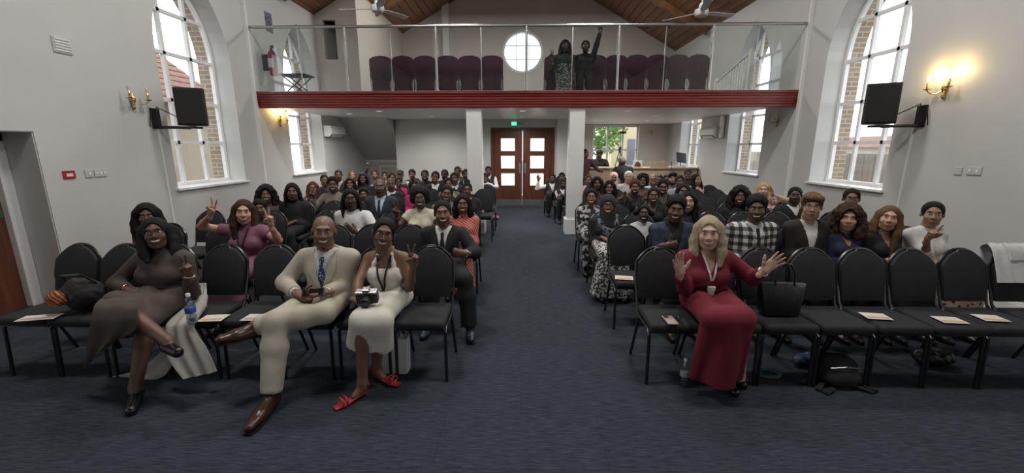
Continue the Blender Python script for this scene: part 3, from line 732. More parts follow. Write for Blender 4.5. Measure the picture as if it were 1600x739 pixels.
# ---- hands: wrist at origin, fingers +Z, palm faces -Y, thumb +X (mirror in x for the other hand)
def hand_tpl(pose, lod):
    key = ('hand', pose, lod)
    if key in TPL: return TPL[key]
    rr = {0: 1., 1: 1.08, 2: 1.25}[lod]; s = SDF()
    kn = [(.030,.088), (.010,.093), (-.011,.089), (-.030,.080)]; ln = [(.043,.026,.021), (.047,.029,.022), (.043,.027,.021), (.033,.021,.019)]
    cur = dict(open=[(6,8,6)]*4, relaxed=[(28,32,20),(32,36,22),(36,38,24),(38,40,25)], fist=[(80,95,55)]*4, thumb=[(78,95,55)]*4,
               v=[(4,3,2),(4,3,2),(85,98,55),(85,98,55)], flat=[(14,14,8)]*4, grip=[(50,55,30)]*4, point=[(4,4,3),(80,95,50),(82,95,50),(84,95,50)])[pose]
    spr = dict(open=(11,3,-5,-14), v=(12,-12,-2,-4), flat=(4,1,-2,-6)).get(pose, (3,1,-1,-4))
    s.cap((0,0,-.045), (0,0,.005), .0245*1, .025, .02, fl=(1,1.25,1))
    for (x, z) in kn: s.cap((x*.45,.0,.012), (x,0,z), .0165, .0125, .022)
    for i in range(4):
        p = np.array([kn[i][0], 0, kn[i][1]]); a = 0; sp_ = math.radians(spr[i]); r = [.0098,.0088,.0078,.0068]
        if i == 3: r = [q*.88 for q in r]
        for j in range(3):
            a += math.radians(cur[i][j]); d = np.array([math.sin(sp_)*math.cos(a), -math.sin(a), math.cos(a)*math.cos(sp_)])
            q = p + d*ln[i][j]; s.cap(p, q, r[j]*rr, r[j+1]*rr, .004 if j else .01); p = q
    th = dict(open=[(.022,-.004,.022),(.052,-.010,.050),(.074,-.012,.074),(.090,-.014,.094)], thumb=[(.018,-.010,.025),(.046,-.018,.045),(.078,-.016,.052),(.106,-.012,.055)],
              v=[(.020,-.008,.025),(.040,-.026,.050),(.022,-.040,.068),(.000,-.044,.076)], fist=[(.020,-.008,.025),(.042,-.026,.048),(.028,-.042,.070),(.006,-.046,.080)])
    t = th.get(pose, [(.022,-.004,.022),(.046,-.018,.048),(.056,-.028,.074),(.058,-.034,.096)])
    s.chain(t, [.015*rr,.0125*rr,.0105*rr,.0085*rr], .012)
    TPL[key] = s.mesh(LOD[lod]['hand']); return TPL[key]
# ---- hair (head-local)
def hair_tpl(style, lod):
    key = ('hair', style, lod)
    if key in TPL: return TPL[key]
    s = SDF(); rs = np.random.RandomState(abs(hash(style)) % 1000 if False else sum(map(ord, style)))
    def face_cut(z0=.055, w=.066, d=.062): s.ell((0,-.135,-.030), (.094,.122,.138), .006, op=-1)
    def cap_(g=.010, nz=None): s.ell((0,.020,.036), (.078+g,.098+g,.084+g), .02, nz=nz)
    if style in ('short', 'fade'):
        cap_(.006 if style == 'fade' else .011, (.0025,150)); s.cap((0,.05,-.01), (0,.06,-.045), .06, .05, .03)
        face_cut(.060); s.fn(lambda X,Y,Z: np.maximum(Z+.012-np.clip((Y-.0)*-.0,0,1), .02-Y-.06+0*X)); s.plane((0,-.35,-1), .045)
    elif style == 'afroshort':
        s.ell((0,.02,.052), (.092,.106,.092), .02, nz=(.004,120)); s.ell((0,-.137,-.030), (.094,.122,.134), .006, op=-1); s.plane((0,-.35,-1), .038)
    elif style == 'afro':
        s.ell((0,.03,.055), (.118,.115,.105), .02, nz=(.006,110)); s.ell((-.07,.03,-.01), (.055,.07,.06), .03, nz=(.006,110)); s.ell((.07,.03,-.01), (.055,.07,.06), .03, nz=(.006,110))
        s.ell((0,-.138,-.035), (.074,.118,.138), .008, op=-1)
    elif style == 'quiff':
        s.ell((0,.015,.05), (.090,.104,.088), .02, nz=(.005,90)); s.cap((-.05,-.07,.085), (.05,-.075,.08), .030, .034, .03, nz=(.006,90)); s.cap((0,.05,-.01), (0,.06,-.05), .066, .055, .03)
        s.ell((0,-.128,-.040), (.074,.100,.115), .010, op=-1)
    elif style in ('long', 'longwide', 'bob', 'wavy', 'bigcurly', 'shoulder'):
        nz = dict(wavy=(.004,40), bigcurly=(.009,75)).get(style); g = dict(long=.007, longwide=.020, bob=.012, wavy=.010, bigcurly=.036, shoulder=.010)[style]
        drop = dict(long=-.36, longwide=-.30, bob=-.13, wavy=-.23, bigcurly=-.17, shoulder=-.20)[style]
        cap_(g, nz); x = .070+g*.55
        for sx in (-1, 1):
            s.chain([(sx*x,.012,.03), (sx*(x+.012),.008,-.07), (sx*(x+.010),-.012 if drop < -.15 else .0,-.14), (sx*(x+.004),-.055,drop)][:4 if drop < -.15 else 3], [.030+g*.5,.034+g*.6,.036+g*.6,.020][:4 if drop < -.15 else 3], .03, nz=nz)
        s.cap((-.03,.07,0), (-.03,.075,max(drop,-.2)), .055+g*.6, .045, .03, nz=nz); s.cap((.03,.07,0), (.03,.075,max(drop,-.2)), .055+g*.6, .045, .03, nz=nz)
        s.ell((0,-.138,-.035), (.069,.120,.144), .008, op=-1); s.cap((0,-.02,-.08), (0,-.05,-.26), .058, .062, .012, op=-1)
    elif style in ('locks', 'braids'):
        cap_(.012, (.003,120)); n = 15
        for i in range(n):
            a = PI*(-.08 + 1.16*i/(n-1)); c, q = math.cos(a), math.sin(a); L = -.20 if style == 'locks' else -.30
            s.chain([(.080*c,.03+.085*q-.02,.04), (.100*c,.03+.09*q-.02,-.04), (.106*c,.02+.085*q-.02,-.12), (.100*c,.0+.08*q-.02,L+rs.uniform(-.02,.02))], [.017,.018,.016,.010], .010)
        s.ell((0,-.132,-.035), (.073,.112,.138), .006, op=-1)
    elif style == 'pulled':
        cap_(.007); s.ell((0,.115,.055), (.045,.045,.045), .015); s.ell((0,-.135,-.030), (.092,.120,.140), .006, op=-1); s.plane((0,-.35,-1), .045)
    elif style == 'puff':
        cap_(.007); s.ell((0,.05,.135), (.055,.055,.045), .02, nz=(.006,110)); s.ell((0,-.135,-.030), (.092,.120,.140), .006, op=-1); s.plane((0,-.35,-1), .045)
    elif style == 'buns':
        cap_(.007)
        for sx in (-1, 1): s.ell((sx*.105,.02,.0), (.042,.042,.045), .012, nz=(.006,120))
        s.ell((0,-.135,-.030), (.092,.120,.140), .006, op=-1)
    elif style == 'hijab':
        cap_(.020); s.cap((0,.02,-.03), (0,.0,-.14), .098, .088, .03); s.cap((0,-.02,-.12), (0,-.01,-.22), .085, .13, .04, fl=(1,1.2,1))
        s.ell((0,-.115,-.012), (.055,.075,.085), .01, op=-1)
    elif style == 'hood':
        s.ell((0,.03,.03), (.105,.118,.108), .02); s.cap((0,.04,-.03), (0,.03,-.16), .105, .115, .04); s.ell((0,-.12,-.02), (.070,.10,.105), .012, op=-1)
    elif style == 'cap':
        s.ell((0,.012,.055), (.092,.108,.076), .02); s.plane((0,0,-1), -.045); s.cap((-.045,-.10,.05), (.045,-.10,.05), .03, k=.01, fl=(1,.6,4))
    elif style == 'receding':
        cap_(.005); s.ell((0,-.06,.085), (.09,.10,.07), .012, op=-1); s.ell((0,-.118,-.045), (.074,.09,.108), .012, op=-1); s.plane((0,-.35,-1), .045)
    elif style == 'beard':
        s.cap((-.034,-.030,-.080), (.034,-.030,-.080), .040, k=.03).ell((0,-.066,-.100), (.036,.030,.028), .02)
        for sx in (-1, 1): s.cap((sx*.058,-.02,-.02), (sx*.046,-.045,-.075), .014, .024, .02)
        s.ell((0,-.10,-.035), (.04,.035,.038), .012, op=-1); s.ell((0,-.09,-.055), (.028,.03,.014), .006, op=-1)
    elif style == 'stubble':
        s.cap((-.032,-.034,-.081), (.032,-.034,-.081), .0312, k=.03).ell((0,-.066,-.099), (.0235,.0215,.0195), .02)
        s.ell((0,-.092,-.030), (.05,.04,.045), .012, op=-1)
    V, Fq = s.mesh(LOD[lod]['hair'] if style not in ('stubble','beard') else LOD[lod]['head']); TPL[key] = np_mesh('hair', V, Fq); return TPL[key]
def glasses_tpl(kind='round'):
    key = ('glasses', kind)
    if key in TPL: return TPL[key]
    b = MB(); y = -.112
    for x in (-1, 1):
        c = [(x*.033+.025*math.cos(2*PI*i/18)*(1), y+.10*abs(math.cos(2*PI*i/18)*.025+0)*0, .010+.021*math.sin(2*PI*i/18)) for i in range(18)]
        b.tube(c, .0024 if kind == 'round' else .0034, 6, True)
        b.tube([(x*.058,y,.016), (x*.078,y+.03,.016), (x*.080,.01,.012)], .0022, 6)
    b.tube([(-.009,y,.014),(0,y-.003,.017),(.009,y,.014)], .0022, 6)
    TPL[key] = b.mesh('glasses', (), True); return TPL[key]
# ============================================================ people
SKIN = dict(d0=(.068,.037,.025), d1=(.118,.062,.040), d2=(.185,.098,.062), m1=(.19,.098,.058), m2=(.30,.17,.11), l1=(.50,.30,.21), l2=(.56,.36,.27))
HAIRC = dict(k=(.007,.006,.006), b=(.045,.022,.013), r=(.09,.03,.015), y=(.50,.36,.18), g=(.30,.29,.27), a=(.40,.32,.22), w=(.55,.54,.52), o=(.13,.07,.035))
LIP = dict(d0=(.07,.025,.022), d1=(.10,.035,.03), d2=(.15,.05,.042), m1=(.25,.08,.065), m2=(.32,.11,.09), l1=(.45,.14,.12), l2=(.48,.16,.14))
def skinmat(t): return mat('skin_'+t, SKIN[t], .48, noise=.08, nscale=14, bump=.03, bscale=180)
def hairmat(c): return mat('hair_'+c, HAIRC[c], .62, noise=.4, nscale=60, stretch=(3,3,.4), bump=.5, bscale=120, spec=.22)
def cloth(c, rough=.85, key=None):
    if not isinstance(c, tuple): return c
    return mat('cloth_%02d%02d%02d' % tuple(int(v*99) for v in c) + (key or ''), c, rough, noise=.12, nscale=9, bump=.12, bscale=30, sheen=.0)
def ik(S, Wp, l1, l2, pole):
    S, Wp, pole = Vector(S), Vector(Wp), Vector(pole); d = Wp-S; L = d.length
    if L > (l1+l2)*.995: Wp = S + d*((l1+l2)*.995/L); d = Wp-S; L = d.length
    a = (l1*l1-l2*l2+L*L)/(2*L); h = math.sqrt(max(0, l1*l1-a*a)); u = d/L
    p = pole - u*pole.dot(u); p = p.normalized() if p.length > 1e-4 else Vector((0,1,0))
    return S + u*a + p*h, Wp
def front_y(V, x, z, dx=.012, dz=.014):
    m = (np.abs(V[:,0]-x) < dx) & (np.abs(V[:,2]-z) < dz); return V[m][:,1].min() if m.any() else None
def ribbon(V, pts, w, off=.006, th=.003):
    """flat strip laid over the front surface V along (x, z) points; w = widths"""
    b = MB(); L = []; 
    for i, (x, z) in enumerate(pts):
        y = front_y(V, x, z)
        if y is None: y = L[-1][1]+off if L else -.02
        L.append((x, y-off, z))
    vs = []
    for i, q in enumerate(L):
        a = Vector(L[max(0,i-1)]); c = Vector(L[min(len(L)-1,i+1)]); t = (c-a).normalized(); sd = t.cross(Vector((0,-1,0))).normalized()
        ww = w[i]/2 if hasattr(w,'__len__') else w/2
        for s1, s2 in ((-1,0),(1,0),(1,1),(-1,1)): vs.append(Vector(q)+sd*ww*s1+Vector((0,th*s2,0)))
    n = len(L); fs = [(0,1,2,3),(4*n-1,4*n-2,4*n-3,4*n-4)]
    for i in range(n-1):
        for k in range(4): fs.append((4*i+k,4*i+(k+1)%4,4*i+4+(k+1)%4,4*i+4+k))
    return b.add(vs, fs)
ROW = [2.88+.974*i for i in range(12)]
CHAIRS_NEEDED = []
def person(px, py, row, label, sex='f', skin='d1', hair=('short','k'), top=None, arms=('lap','lap'), legs='trousers', legc=(.015,.016,.02), head=(0,0,0),
           child=0, lod=None, hs=1., Y=None, stand=None, joints=None, glasses=None, smile=True, extra=None, group=None, shoec=(.015,.013,.012), width=1., sleeve=1., beard=None, chair=True, hy=.06, lean=0., shoe='flat', shoer=1.):
    """px, py = middle of the face in the photograph; row gives the distance. Local frame: chair centre, facing -Y."""
    if lod is None: lod = 0 if row <= 2 else (1 if row <= 4 else 2)
    oy = (Y if Y is not None else ROW[row-1]+.20)
    hw = at_y(px, py, oy+hy); hz = hw[2]; ox = hw[0]-lean
    base = stand if stand is not None and not isinstance(stand, bool) else 0.
    hz -= base
    sc = 1.0 if not child else child; HS = hs*1.05*(1 if not child else .5+.5*child)*(1 if sex == 'm' else .965)
    J = {}
    def P(x, y=None, dy=0, z=None):
        if x == 'z': q = at_z(y, dy, z+base); return Vector((q[0]-ox, q[1]-oy, z))
        q = at_y(x, y, oy+dy); return Vector((q[0]-ox, dy, q[2]-base))
    J['head'] = Vector((lean, hy, hz)); zs = hz-.205*HS; sw = (.178 if sex == 'm' else .152)*width*(sc if child else 1); sy = hy+.035
    if stand is not None: hipz = .53*(hz+.10); J['pel'] = Vector((0,sy-.01,hipz))
    else: hipz = .593-(1-sc)*.03; J['pel'] = Vector((0,.062,hipz))
    sx = lean*.75
    for s, n in ((-1,'L'), (1,'R')):
        J['sh'+n] = Vector((sx+s*sw, sy, zs)); J['hip'+n] = Vector((s*.085*width*sc, J['pel'].y, hipz))
        if stand is not None: J['kn'+n] = Vector((s*.10,sy-.03,hipz*.52)); J['an'+n] = Vector((s*.11,sy+.0,.085)); J['to'+n] = Vector((s*.13,sy-.16,.035))
        else: J['kn'+n] = Vector((s*.105*width,-.36*sc,.553-(1-sc)*.06)); J['an'+n] = Vector((s*.11,-.33*sc,.09)); J['to'+n] = Vector((s*.125,-.33*sc-.16,.035))
    tl = (zs-hipz)/.40                                # torso stretch
    la, lf = .275*sc*(1 if sex == 'm' else .94), .245*sc*(1 if sex == 'm' else .94)
    HP = {}
    def setarm(n, spec):
        s = -1 if n == 'L' else 1; S = J['sh'+n]; pole = Vector((s*.5,.35,-.6)); hp, d, nrm = 'relaxed', None, None
        if isinstance(spec, dict):
            W_ = spec['w']; W_ = P(*W_) if not isinstance(W_, Vector) else W_
            if 'e' in spec:
                E = P(*spec['e'])
                E = S + (E-S).normalized()*la*min(1.12, max(.9,(E-S).length/la)); W_ = E + (W_-E).normalized()*lf*min(1.1, max(.85,(W_-E).length/lf)); J['el'+n], J['wr'+n] = E, W_
            else: J['el'+n], J['wr'+n] = ik(S, W_, la, lf, spec.get('pole', pole))
            hp = spec.get('hand','relaxed'); d = spec.get('d'); nrm = spec.get('n')
        else:
            if spec == 'lap': W_ = Vector((s*.07,-.16*sc,hipz+.10)); d = Vector((-s*.6,-.55,-.25)); nrm = Vector((0,.15,-1)); pole = Vector((s*.10,.45,-.8))
            elif spec == 'v': W_ = S + Vector((s*.10,-.20,.02)); hp = 'v'; d = Vector((s*.12,-.1,1)); nrm = Vector((0,-1,0)); pole = Vector((s*.5,.1,-1))
            elif spec == 'up': W_ = S + Vector((s*.02,-.08,.42)); hp = 'fist'; d = Vector((0,0,1)); nrm = Vector((0,-1,0)); pole = Vector((s,0,0))
            elif spec == 'wave': W_ = S + Vector((s*.20,-.14,.16)); hp = 'open'; d = Vector((s*.15,0,1)); nrm = Vector((0,-1,0)); pole = Vector((s*.6,.1,-1))
            elif spec == 'palm': W_ = S + Vector((-s*.015,-.20,.04)); hp = 'flat'; d = Vector((s*.75,-.2,.65)); nrm = Vector((0,-.8,.5)); pole = Vector((s*.12,.1,-1))
            elif spec == 'chest': W_ = Vector((J['sh'+n].x*.55,-.10,zs-.17)); hp = 'flat'; d = Vector((-s*.85,.0,.5)); nrm = Vector((0,1,0)); pole = Vector((s*.8,-.1,-.5))
            elif spec == 'thumb': W_ = S + Vector((-s*.02,-.24,-.08)); hp = 'thumb'; d = Vector((-s*1,-.25,.0)); nrm = Vector((0,1,.1)); pole = Vector((s*.6,.2,-1))
            elif spec == 'face': W_ = J['head'] + Vector((s*.14,-.05,-.06)); hp = 'flat'; d = Vector((-s*.25,-.1,1)); nrm = Vector((-s*1,.2,0)); pole = Vector((s*.8,.0,-1))
            elif spec == 'side': W_ = S + Vector((s*.06,-.03,-(la+lf)*.97)); d = Vector((0,-.1,-1)); nrm = Vector((-s,0,0)); pole = Vector((0,1,0))
            elif spec == 'desk': W_ = S + Vector((-s*.03,-.33,-.30)); d = Vector((0,-1,-.2)); nrm = Vector((0,0,-1)); pole = Vector((s*.6,.5,-.3)); hp = 'flat'
            elif spec == 'knee': W_ = Vector((s*.13,-.26*sc,hipz+.09)); d = Vector((-s*.1,-.9,-.3)); nrm = Vector((0,.1,-1)); hp = 'flat'
            else: raise ValueError(spec)
            J['el'+n], J['wr'+n] = ik(S, W_, la, lf, pole)
        if d is None: d = J['wr'+n]-J['el'+n]
        if nrm is None: nrm = Vector((0,-1,0))
        HP[n] = (hp, Vector(d).normalized(), nrm)
    setarm('L', arms[0]); setarm('R', arms[1])
    if joints:
        for kx, v in joints.items(): J[kx] = P(*v) if not isinstance(v, Vector) else v
    f = sex == 'f'; w = width; L_ = LOD[lod]
    # ---- primitives of the figure; g = cloth clearance
    sh = J['shL']; lc = J['pel']; chest = Vector((sx, sy+.0, zs-.10*tl))
    def torso(S, g=0., k=.05, low=True):
        if low: S.cap((lc.x-.075*w*sc,lc.y+.005,hipz), (lc.x+.075*w*sc,lc.y+.005,hipz), (.118 if f else .112)*sc+g, k=k, fl=(1,1.12,1.32) if stand is None else (1,1.05,1.05))
        wm = ((.112 if f else .128)*w)*sc
        S.cap((lc.x,lc.y+.01,hipz+.05), (sx*.6,(lc.y+sy)/2+.005,hipz+.20*tl), wm+.012+g, wm+g, k, fl=(1,1.22,1))
        S.cap((sx*.6,(lc.y+sy)/2+.005,hipz+.20*tl), (chest.x,chest.y,chest.z), wm+g, wm+.008+g, k, fl=(1,1.22,1))
        S.cap((chest.x-.06*w*sc,chest.y,chest.z-.01), (chest.x+.06*w*sc,chest.y,chest.z-.01), .100*sc+g, k=k, fl=(1,1.08,1))
        S.cap((sx-(sw-.035),sy,zs-.008), (sx+(sw-.035),sy,zs-.008), .055*sc+g, k=.045)
        if f and not child:
            for s in (-1, 1): S.ell((sx+s*.070*w,sy-.085,zs-.155*tl), (.068*w+g,.062+g,.066+g), .03)
    def traps(S, g=0.):
        for s in (-1, 1): S.cap((sx+s*.018,sy-.0,zs+.050*HS), (sx+s*sw*.72,sy,zs+.012), .040*HS+g, .042*sc+g, .03)
    def neck(S, g=0., top_=.55): 
        a = Vector((sx,sy-.0,zs+.01)); b = J['head']+Vector((0,.028,-.075))*HS; S.cap(a, a.lerp(b, top_), (.056 if not f else .049)*HS+g, (.053 if not f else .046)*HS+g, .025)
    def arm(S, n, g=0., frac=1., k=.03, end=None, loose=0.):
        a, e, r = J['sh'+n], J['el'+n], J['wr'+n]; q = sc*(1 if not f else .92)*(.5+.5*w)
        S.cap(a, e if frac >= 1 else a.lerp(e, frac), .050*q+g, (.040 if frac >= 1 else .050-.010*frac)*q+g+loose, k, end='b' if frac < 1 else None)
        if frac > 1: t = frac-1; S.cap(e, e.lerp(r, t), .040*q+g+loose, (.040-.013*t)*q+g+loose, k, end='b')
    def leg(S, n, g=0., k=.03, frac=1., loose=0., end=None):
        h, kk, a = J['hip'+n], J['kn'+n], J['an'+n]; q = sc*(.6+.4*w)
        S.cap(h, kk, .082*q+g, .058*q+g, k); m = kk.lerp(a, .35)+Vector((0,.012,0))
        if frac > 0:
            S.cap(kk, m if frac > .4 else kk.lerp(a, frac), .055*q+g, .052*q+g+loose, k)
            if frac > .4: S.cap(m, kk.lerp(a, frac), .052*q+g+loose, (.036 if frac > .9 else .045)*q+g+loose, k, end=end)
    root = empty('person', (ox, oy, base)); tag(root, label, 'person', group)
    # ---- body: one continuous skin surface
    B = SDF(); torso(B); traps(B); neck(B, 0, 1.)
    for n in 'LR':
        arm(B, n); a, e, r = J['sh'+n], J['el'+n], J['wr'+n]; q = sc*(1 if not f else .92)
        B.cap(e, e.lerp(r,.3), .037*q, .040*q, .02); B.cap(e.lerp(r,.3), r, .040*q, .0245*q, .02)
        leg(B, n); B.cap(J['an'+n], J['an'+n]+Vector((0,.02,-.045))*sc, .036*sc, .034*sc, .02); B.cap(J['an'+n]+Vector((0,0,-.035))*sc, J['to'+n], .034*sc, .026*sc, .02)
    parts = [B.mesh(L_['body'])]
    head = (head[0]-.85*math.degrees(math.atan2(hw[0], hw[1])), head[1], head[2])
    MH = Matrix.Translation(J['head']) @ Euler((math.radians(head[1]), math.radians(head[2]), math.radians(head[0])), 'ZXY').to_matrix().to_4x4() @ Matrix.Scale(HS, 4)
    V, Fq = head_tpl(sex, lod); parts.append((xf(V, MH), Fq))
    for n in 'LR':
        hp, d, nr = HP[n]; V, Fq = hand_tpl(hp, lod); Mh = Matrix.Translation(J['wr'+n]) @ frame_from(d, nr) @ Matrix.Scale(sc*(.98 if not f else .92), 4)
        if n == 'R': V = V*np.array([-1,1,1]); Fq = Fq[:, ::-1]
        parts.append((xf(V, Mh), Fq))
    V, Fq = merge(parts); body = link('body', np_mesh('body', V, Fq), root, skinmat(skin))
    # ---- face
    for sd in (-1, 1):
        if lod < 2:
            e = link('eye', face_tpl('eye', (sd,)), root, mat('eye_white', (.62,.60,.57), .25), MH)
            link('iris', face_tpl('iris', (sd,)), e, mat('iris_dark', (.012,.008,.006), .15))
        else: link('eye', face_tpl('eye', (sd,)), root, mat('iris_dark', (.012,.008,.006), .15), MH)
        link('eyebrow', face_tpl('eyebrow', (sd,)), root, hairmat(hair[1] if hair[1] not in 'wga' else 'b'), MH)
    if smile:
        link('lips', face_tpl('lips'), root, mat('lip_'+skin, LIP[skin], .4), MH); link('teeth', face_tpl('teeth'), root, mat('teeth', (.60,.58,.53), .35), MH)
    else: link('lips', face_tpl('closed'), root, mat('lip_'+skin, LIP[skin], .4), MH)
    if hair[0] != 'bald':
        hname = dict(hijab='headscarf', hood='hood', cap='cap').get(hair[0], 'hair')
        link(hname, hair_tpl(hair[0], lod), root, hairmat(hair[1]) if hname == 'hair' else cloth(hair[2] if len(hair) > 2 else (.02,.02,.022)), MH)
    if beard: link('beard', hair_tpl(beard, lod), root, hairmat('k'), MH)
    if glasses: link('glasses', glasses_tpl(glasses), root, mat('spectacle_frame', (.012,.012,.013), .3), MH)
    # ---- clothes
    top = top or dict(t='tee', c=(.02,.02,.024)); T = top['t']; c = top['c']; sl = top.get('s', 1.93)
    def tops(g=.012, s_=sl, k=.045, neckg=0., loose=.004, low=True, vneck=None, trap=True, extra_=None, straps=None):
        S = SDF(); torso(S, g, k, low)
        if trap: traps(S, g*.8)
        if neckg: neck(S, .012, neckg)
        if s_ > 0:
            for n in 'LR': arm(S, n, min(g, .015)+.002, s_, .03, loose=loose*.6)
        S.plane((0,0,-1), -(hipz-.055 if stand is None else hipz-.12))
        if vneck: 
            zt, zb, hw_ = vneck; S.fn(lambda X,Y,Z: np.maximum(np.maximum(np.abs(X-sx)-hw_*np.clip((Z-zb)/(zt-zb),0,1.4)+0*Y, zb-Z), Y-(sy-.005)))
        if extra_: extra_(S)
        return S.mesh(L_['cloth'])
    gname = dict(tee='top', shirt='shirt', suit='jacket', dress='dress', hoodie='hoodie', halter='dress', sweater='jumper').get(T, 'top')
    inner = None
    if T in ('suit', 'cardigan', 'vest'):
        inner = tops(.008, 1.95 if T == 'vest' else 0, neckg=top.get('turtle', 0)); link('shirt', np_mesh('shirt', *inner), root, cloth(top.get('c2', (.75,.75,.74))))
        dp = top.get('deep', .27)
        Vj, Fj = tops(.021, 0 if T == 'vest' else 1.90, vneck=(zs+.07, zs-dp*tl, .082 if T != 'vest' else .07), loose=.008)
        link('waistcoat' if T == 'vest' else ('jacket' if T == 'suit' else 'cardigan'), np_mesh('jacket', Vj, Fj), root, cloth(c))
        if lod == 0 and T == 'suit':
            for s in (-1, 1):
                pts = [(sx+s*(.086*(1-t)+.006*t+.020*math.sin(PI*t)), zs+.055-(dp*tl+.05)*t) for t in np.linspace(.02,.97,9)]
                ribbon(Vj, pts, [.02,.045,.06,.062,.056,.046,.036,.026,.014], .004, .004).build('lapel', cloth(c), root, True)
            for n in 'LR':
                e, r = J['el'+n], J['wr'+n]; MB().tube([e.lerp(r,.88), e.lerp(r,.975)], .033*sc+.004, 14).build('shirt_cuff', cloth(top.get('c2', (.75,.75,.74))), root, True)
        if not top.get('turtle') and T != 'cardigan':
            S = SDF(); z0 = zs+.060*HS
            for s in (-1, 1): S.chain([(sx+s*.004,sy-.075*HS,z0-.030), (sx+s*.042,sy-.052,z0-.005), (sx+s*.058,sy,z0+.012), (sx+s*.03,sy+.05,z0+.018), (sx,sy+.055,z0+.018)], [.012,.012,.012,.012,.012], .004, fl=(1,1,.75))
            link('collar', np_mesh('collar', *S.mesh(L_['col'])), root, cloth(top.get('c2', (.75,.75,.74))))
        if top.get('tie'):
            Vi = inner[0]; z0 = zs+.028; pts = [(sx, z0-q) for q in np.linspace(0, .36*tl, 12)]
            ribbon(Vi, pts, [.030,.034,.026,.034,.040,.046,.050,.054,.058,.060,.055,.02], .008, .006).build('tie', cloth(top['tie']), root, True)
    else:
        kw = {}
        if T == 'turtle': kw = dict(neckg=.75)
        if T == 'halter': kw = dict(trap=False, s_=0)
        if top.get('v'): kw['vneck'] = (zs+.06, zs-top['v'], .06)
        Vt, Ft = tops(top.get('g', .012), **{**dict(s_=sl), **kw})
        if T == 'halter':
            keep = None
            S = SDF(); torso(S, .012, .045, True); S.plane((0,0,-1), -(hipz-.055)); S.plane((0,0,1), zs-.055)
            S.fn(lambda X,Y,Z: .17 - np.abs(X-sx) - .5*np.clip(Z-(zs-.12),0,1)*0 + 0*Y+0*Z if False else (np.maximum(zs-.16-Z, .115-np.abs(X-sx)+.35*(zs-.055-Z))+0*Y))
            for s in (-1, 1): S.chain([(sx+s*.085,sy-.115,zs-.10), (sx+s*.075,sy-.085,zs-.02), (sx+s*.052,sy-.035,zs+.045), (sx+s*.03,sy+.045,zs+.075), (sx,sy+.06,zs+.08)], [.022,.016,.014,.013,.013], .02, fl=(1,1,1))
            Vt, Ft = S.mesh(L_['cloth'])
        link(gname, np_mesh(gname, Vt, Ft), root, cloth(c)); inner = (Vt, Ft)
        if T == 'shirt':
            S = SDF(); z0 = zs+.058*HS
            for s in (-1, 1): S.chain([(sx+s*.010,sy-.078*HS,z0-.038), (sx+s*.044,sy-.052,z0-.006), (sx+s*.060,sy,z0+.010), (sx+s*.03,sy+.05,z0+.016), (sx,sy+.055,z0+.016)], [.013,.013,.013,.013,.013], .004, fl=(1,1,.75))
            link('collar', np_mesh('collar', *S.mesh(L_['col'])), root, cloth(c))
        if T == 'shirt' and lod < 2:
            ribbon(inner[0], [(sx, zs-.01-q) for q in np.linspace(0,.34*tl,10)], .024, .003, .002).build('placket', cloth(c), root, True)
    if top.get('scarf'):
        S = SDF(); z0 = zs+.03
        for s in (-1, 1): S.chain([(sx+s*.02,sy-.10,zs-.12), (sx+s*.075,sy-.075,zs-.02), (sx+s*.10,sy,zs+.045), (sx+s*.04,sy+.075,zs+.07), (sx,sy+.08,zs+.07)], [.06,.058,.05,.045,.045], .03, nz=(.006,60))
        S.cap((sx-.03,sy-.12,zs-.10),(sx+.03,sy-.13,zs-.20),.06,.05,.04, nz=(.006,60))
        link('scarf', np_mesh('scarf', *S.mesh(L_['cloth'])), root, cloth(top['scarf']))
    if top.get('lanyard'):
        zb = zs-top.get('ll', .26)*tl; Vi = inner[0]
        for s in (-1, 1): ribbon(Vi, [(sx+s*(.055*(1-t)+.004*t), zs+.05-(zs+.05-zb)*t) for t in np.linspace(.02,1,10)], .014, .007, .003).build('lanyard', cloth(top['lanyard'], .6), root)
    if legs == 'trousers':
        S = SDF(); g = .016
        S.cap((lc.x-.06*sc,lc.y,hipz), (lc.x+.06*sc,lc.y,hipz), .118*sc, k=.03, fl=(1,1.1,1.3) if stand is None else (1,1,1))
        for n in 'LR': leg(S, n, g, .03, .97, .016, 'b')
        link('trousers', np_mesh('trousers', *S.mesh(L_['cloth']*(1.25 if lod == 0 else 1.6))), root, cloth(legc))
    elif legs == 'shorts':
        S = SDF(); S.cap((-.06*sc,lc.y,hipz), (.06*sc,lc.y,hipz), .118*sc, k=.03, fl=(1,1.1,1.3))
        for n in 'LR': S.cap(J['hip'+n], J['hip'+n].lerp(J['kn'+n],.85), .098*sc, .085*sc, .03, end='b')
        link('shorts', np_mesh('shorts', *S.mesh(L_['cloth'])), root, cloth(legc))
    elif legs in ('skirt', 'longskirt'):
        S = SDF(); S.cap((lc.x-.06*sc,lc.y,hipz), (lc.x+.06*sc,lc.y,hipz), .125*sc, k=.03, fl=(1,1.1,1.3) if stand is None else (1,1,1)); k1 = (J['knL']+J['knR'])/2; dn = .24 if legs == 'skirt' else .44
        for n in 'LR': S.cap(J['hip'+n], J['kn'+n], .096*sc, .078*sc, .05)
        S.cap(J['hipL']*.5+J['hipR']*.5, k1, .11*sc, .085*sc, .03, fl=(1,1,1.2) if stand is None else (1,1,1))
        if stand is None:
            S.cap(k1+Vector((-.07*w,0,0)), k1+Vector((-.09*w,.01,-dn)), .085*sc, .10*sc, .05, end='b'); S.cap(k1+Vector((.07*w,0,0)), k1+Vector((.09*w,.01,-dn)), .085*sc, .10*sc, .05, end='b'); S.cap(k1, k1+Vector((0,.01,-dn)), .08, .10, .05, end='b')
        else:
            S.cap(k1, k1+Vector((0,0,-.30)), .15, .18, .05, end='b')
        link('skirt', np_mesh('skirt', *S.mesh(L_['cloth']*1.3)), root, cloth(legc))
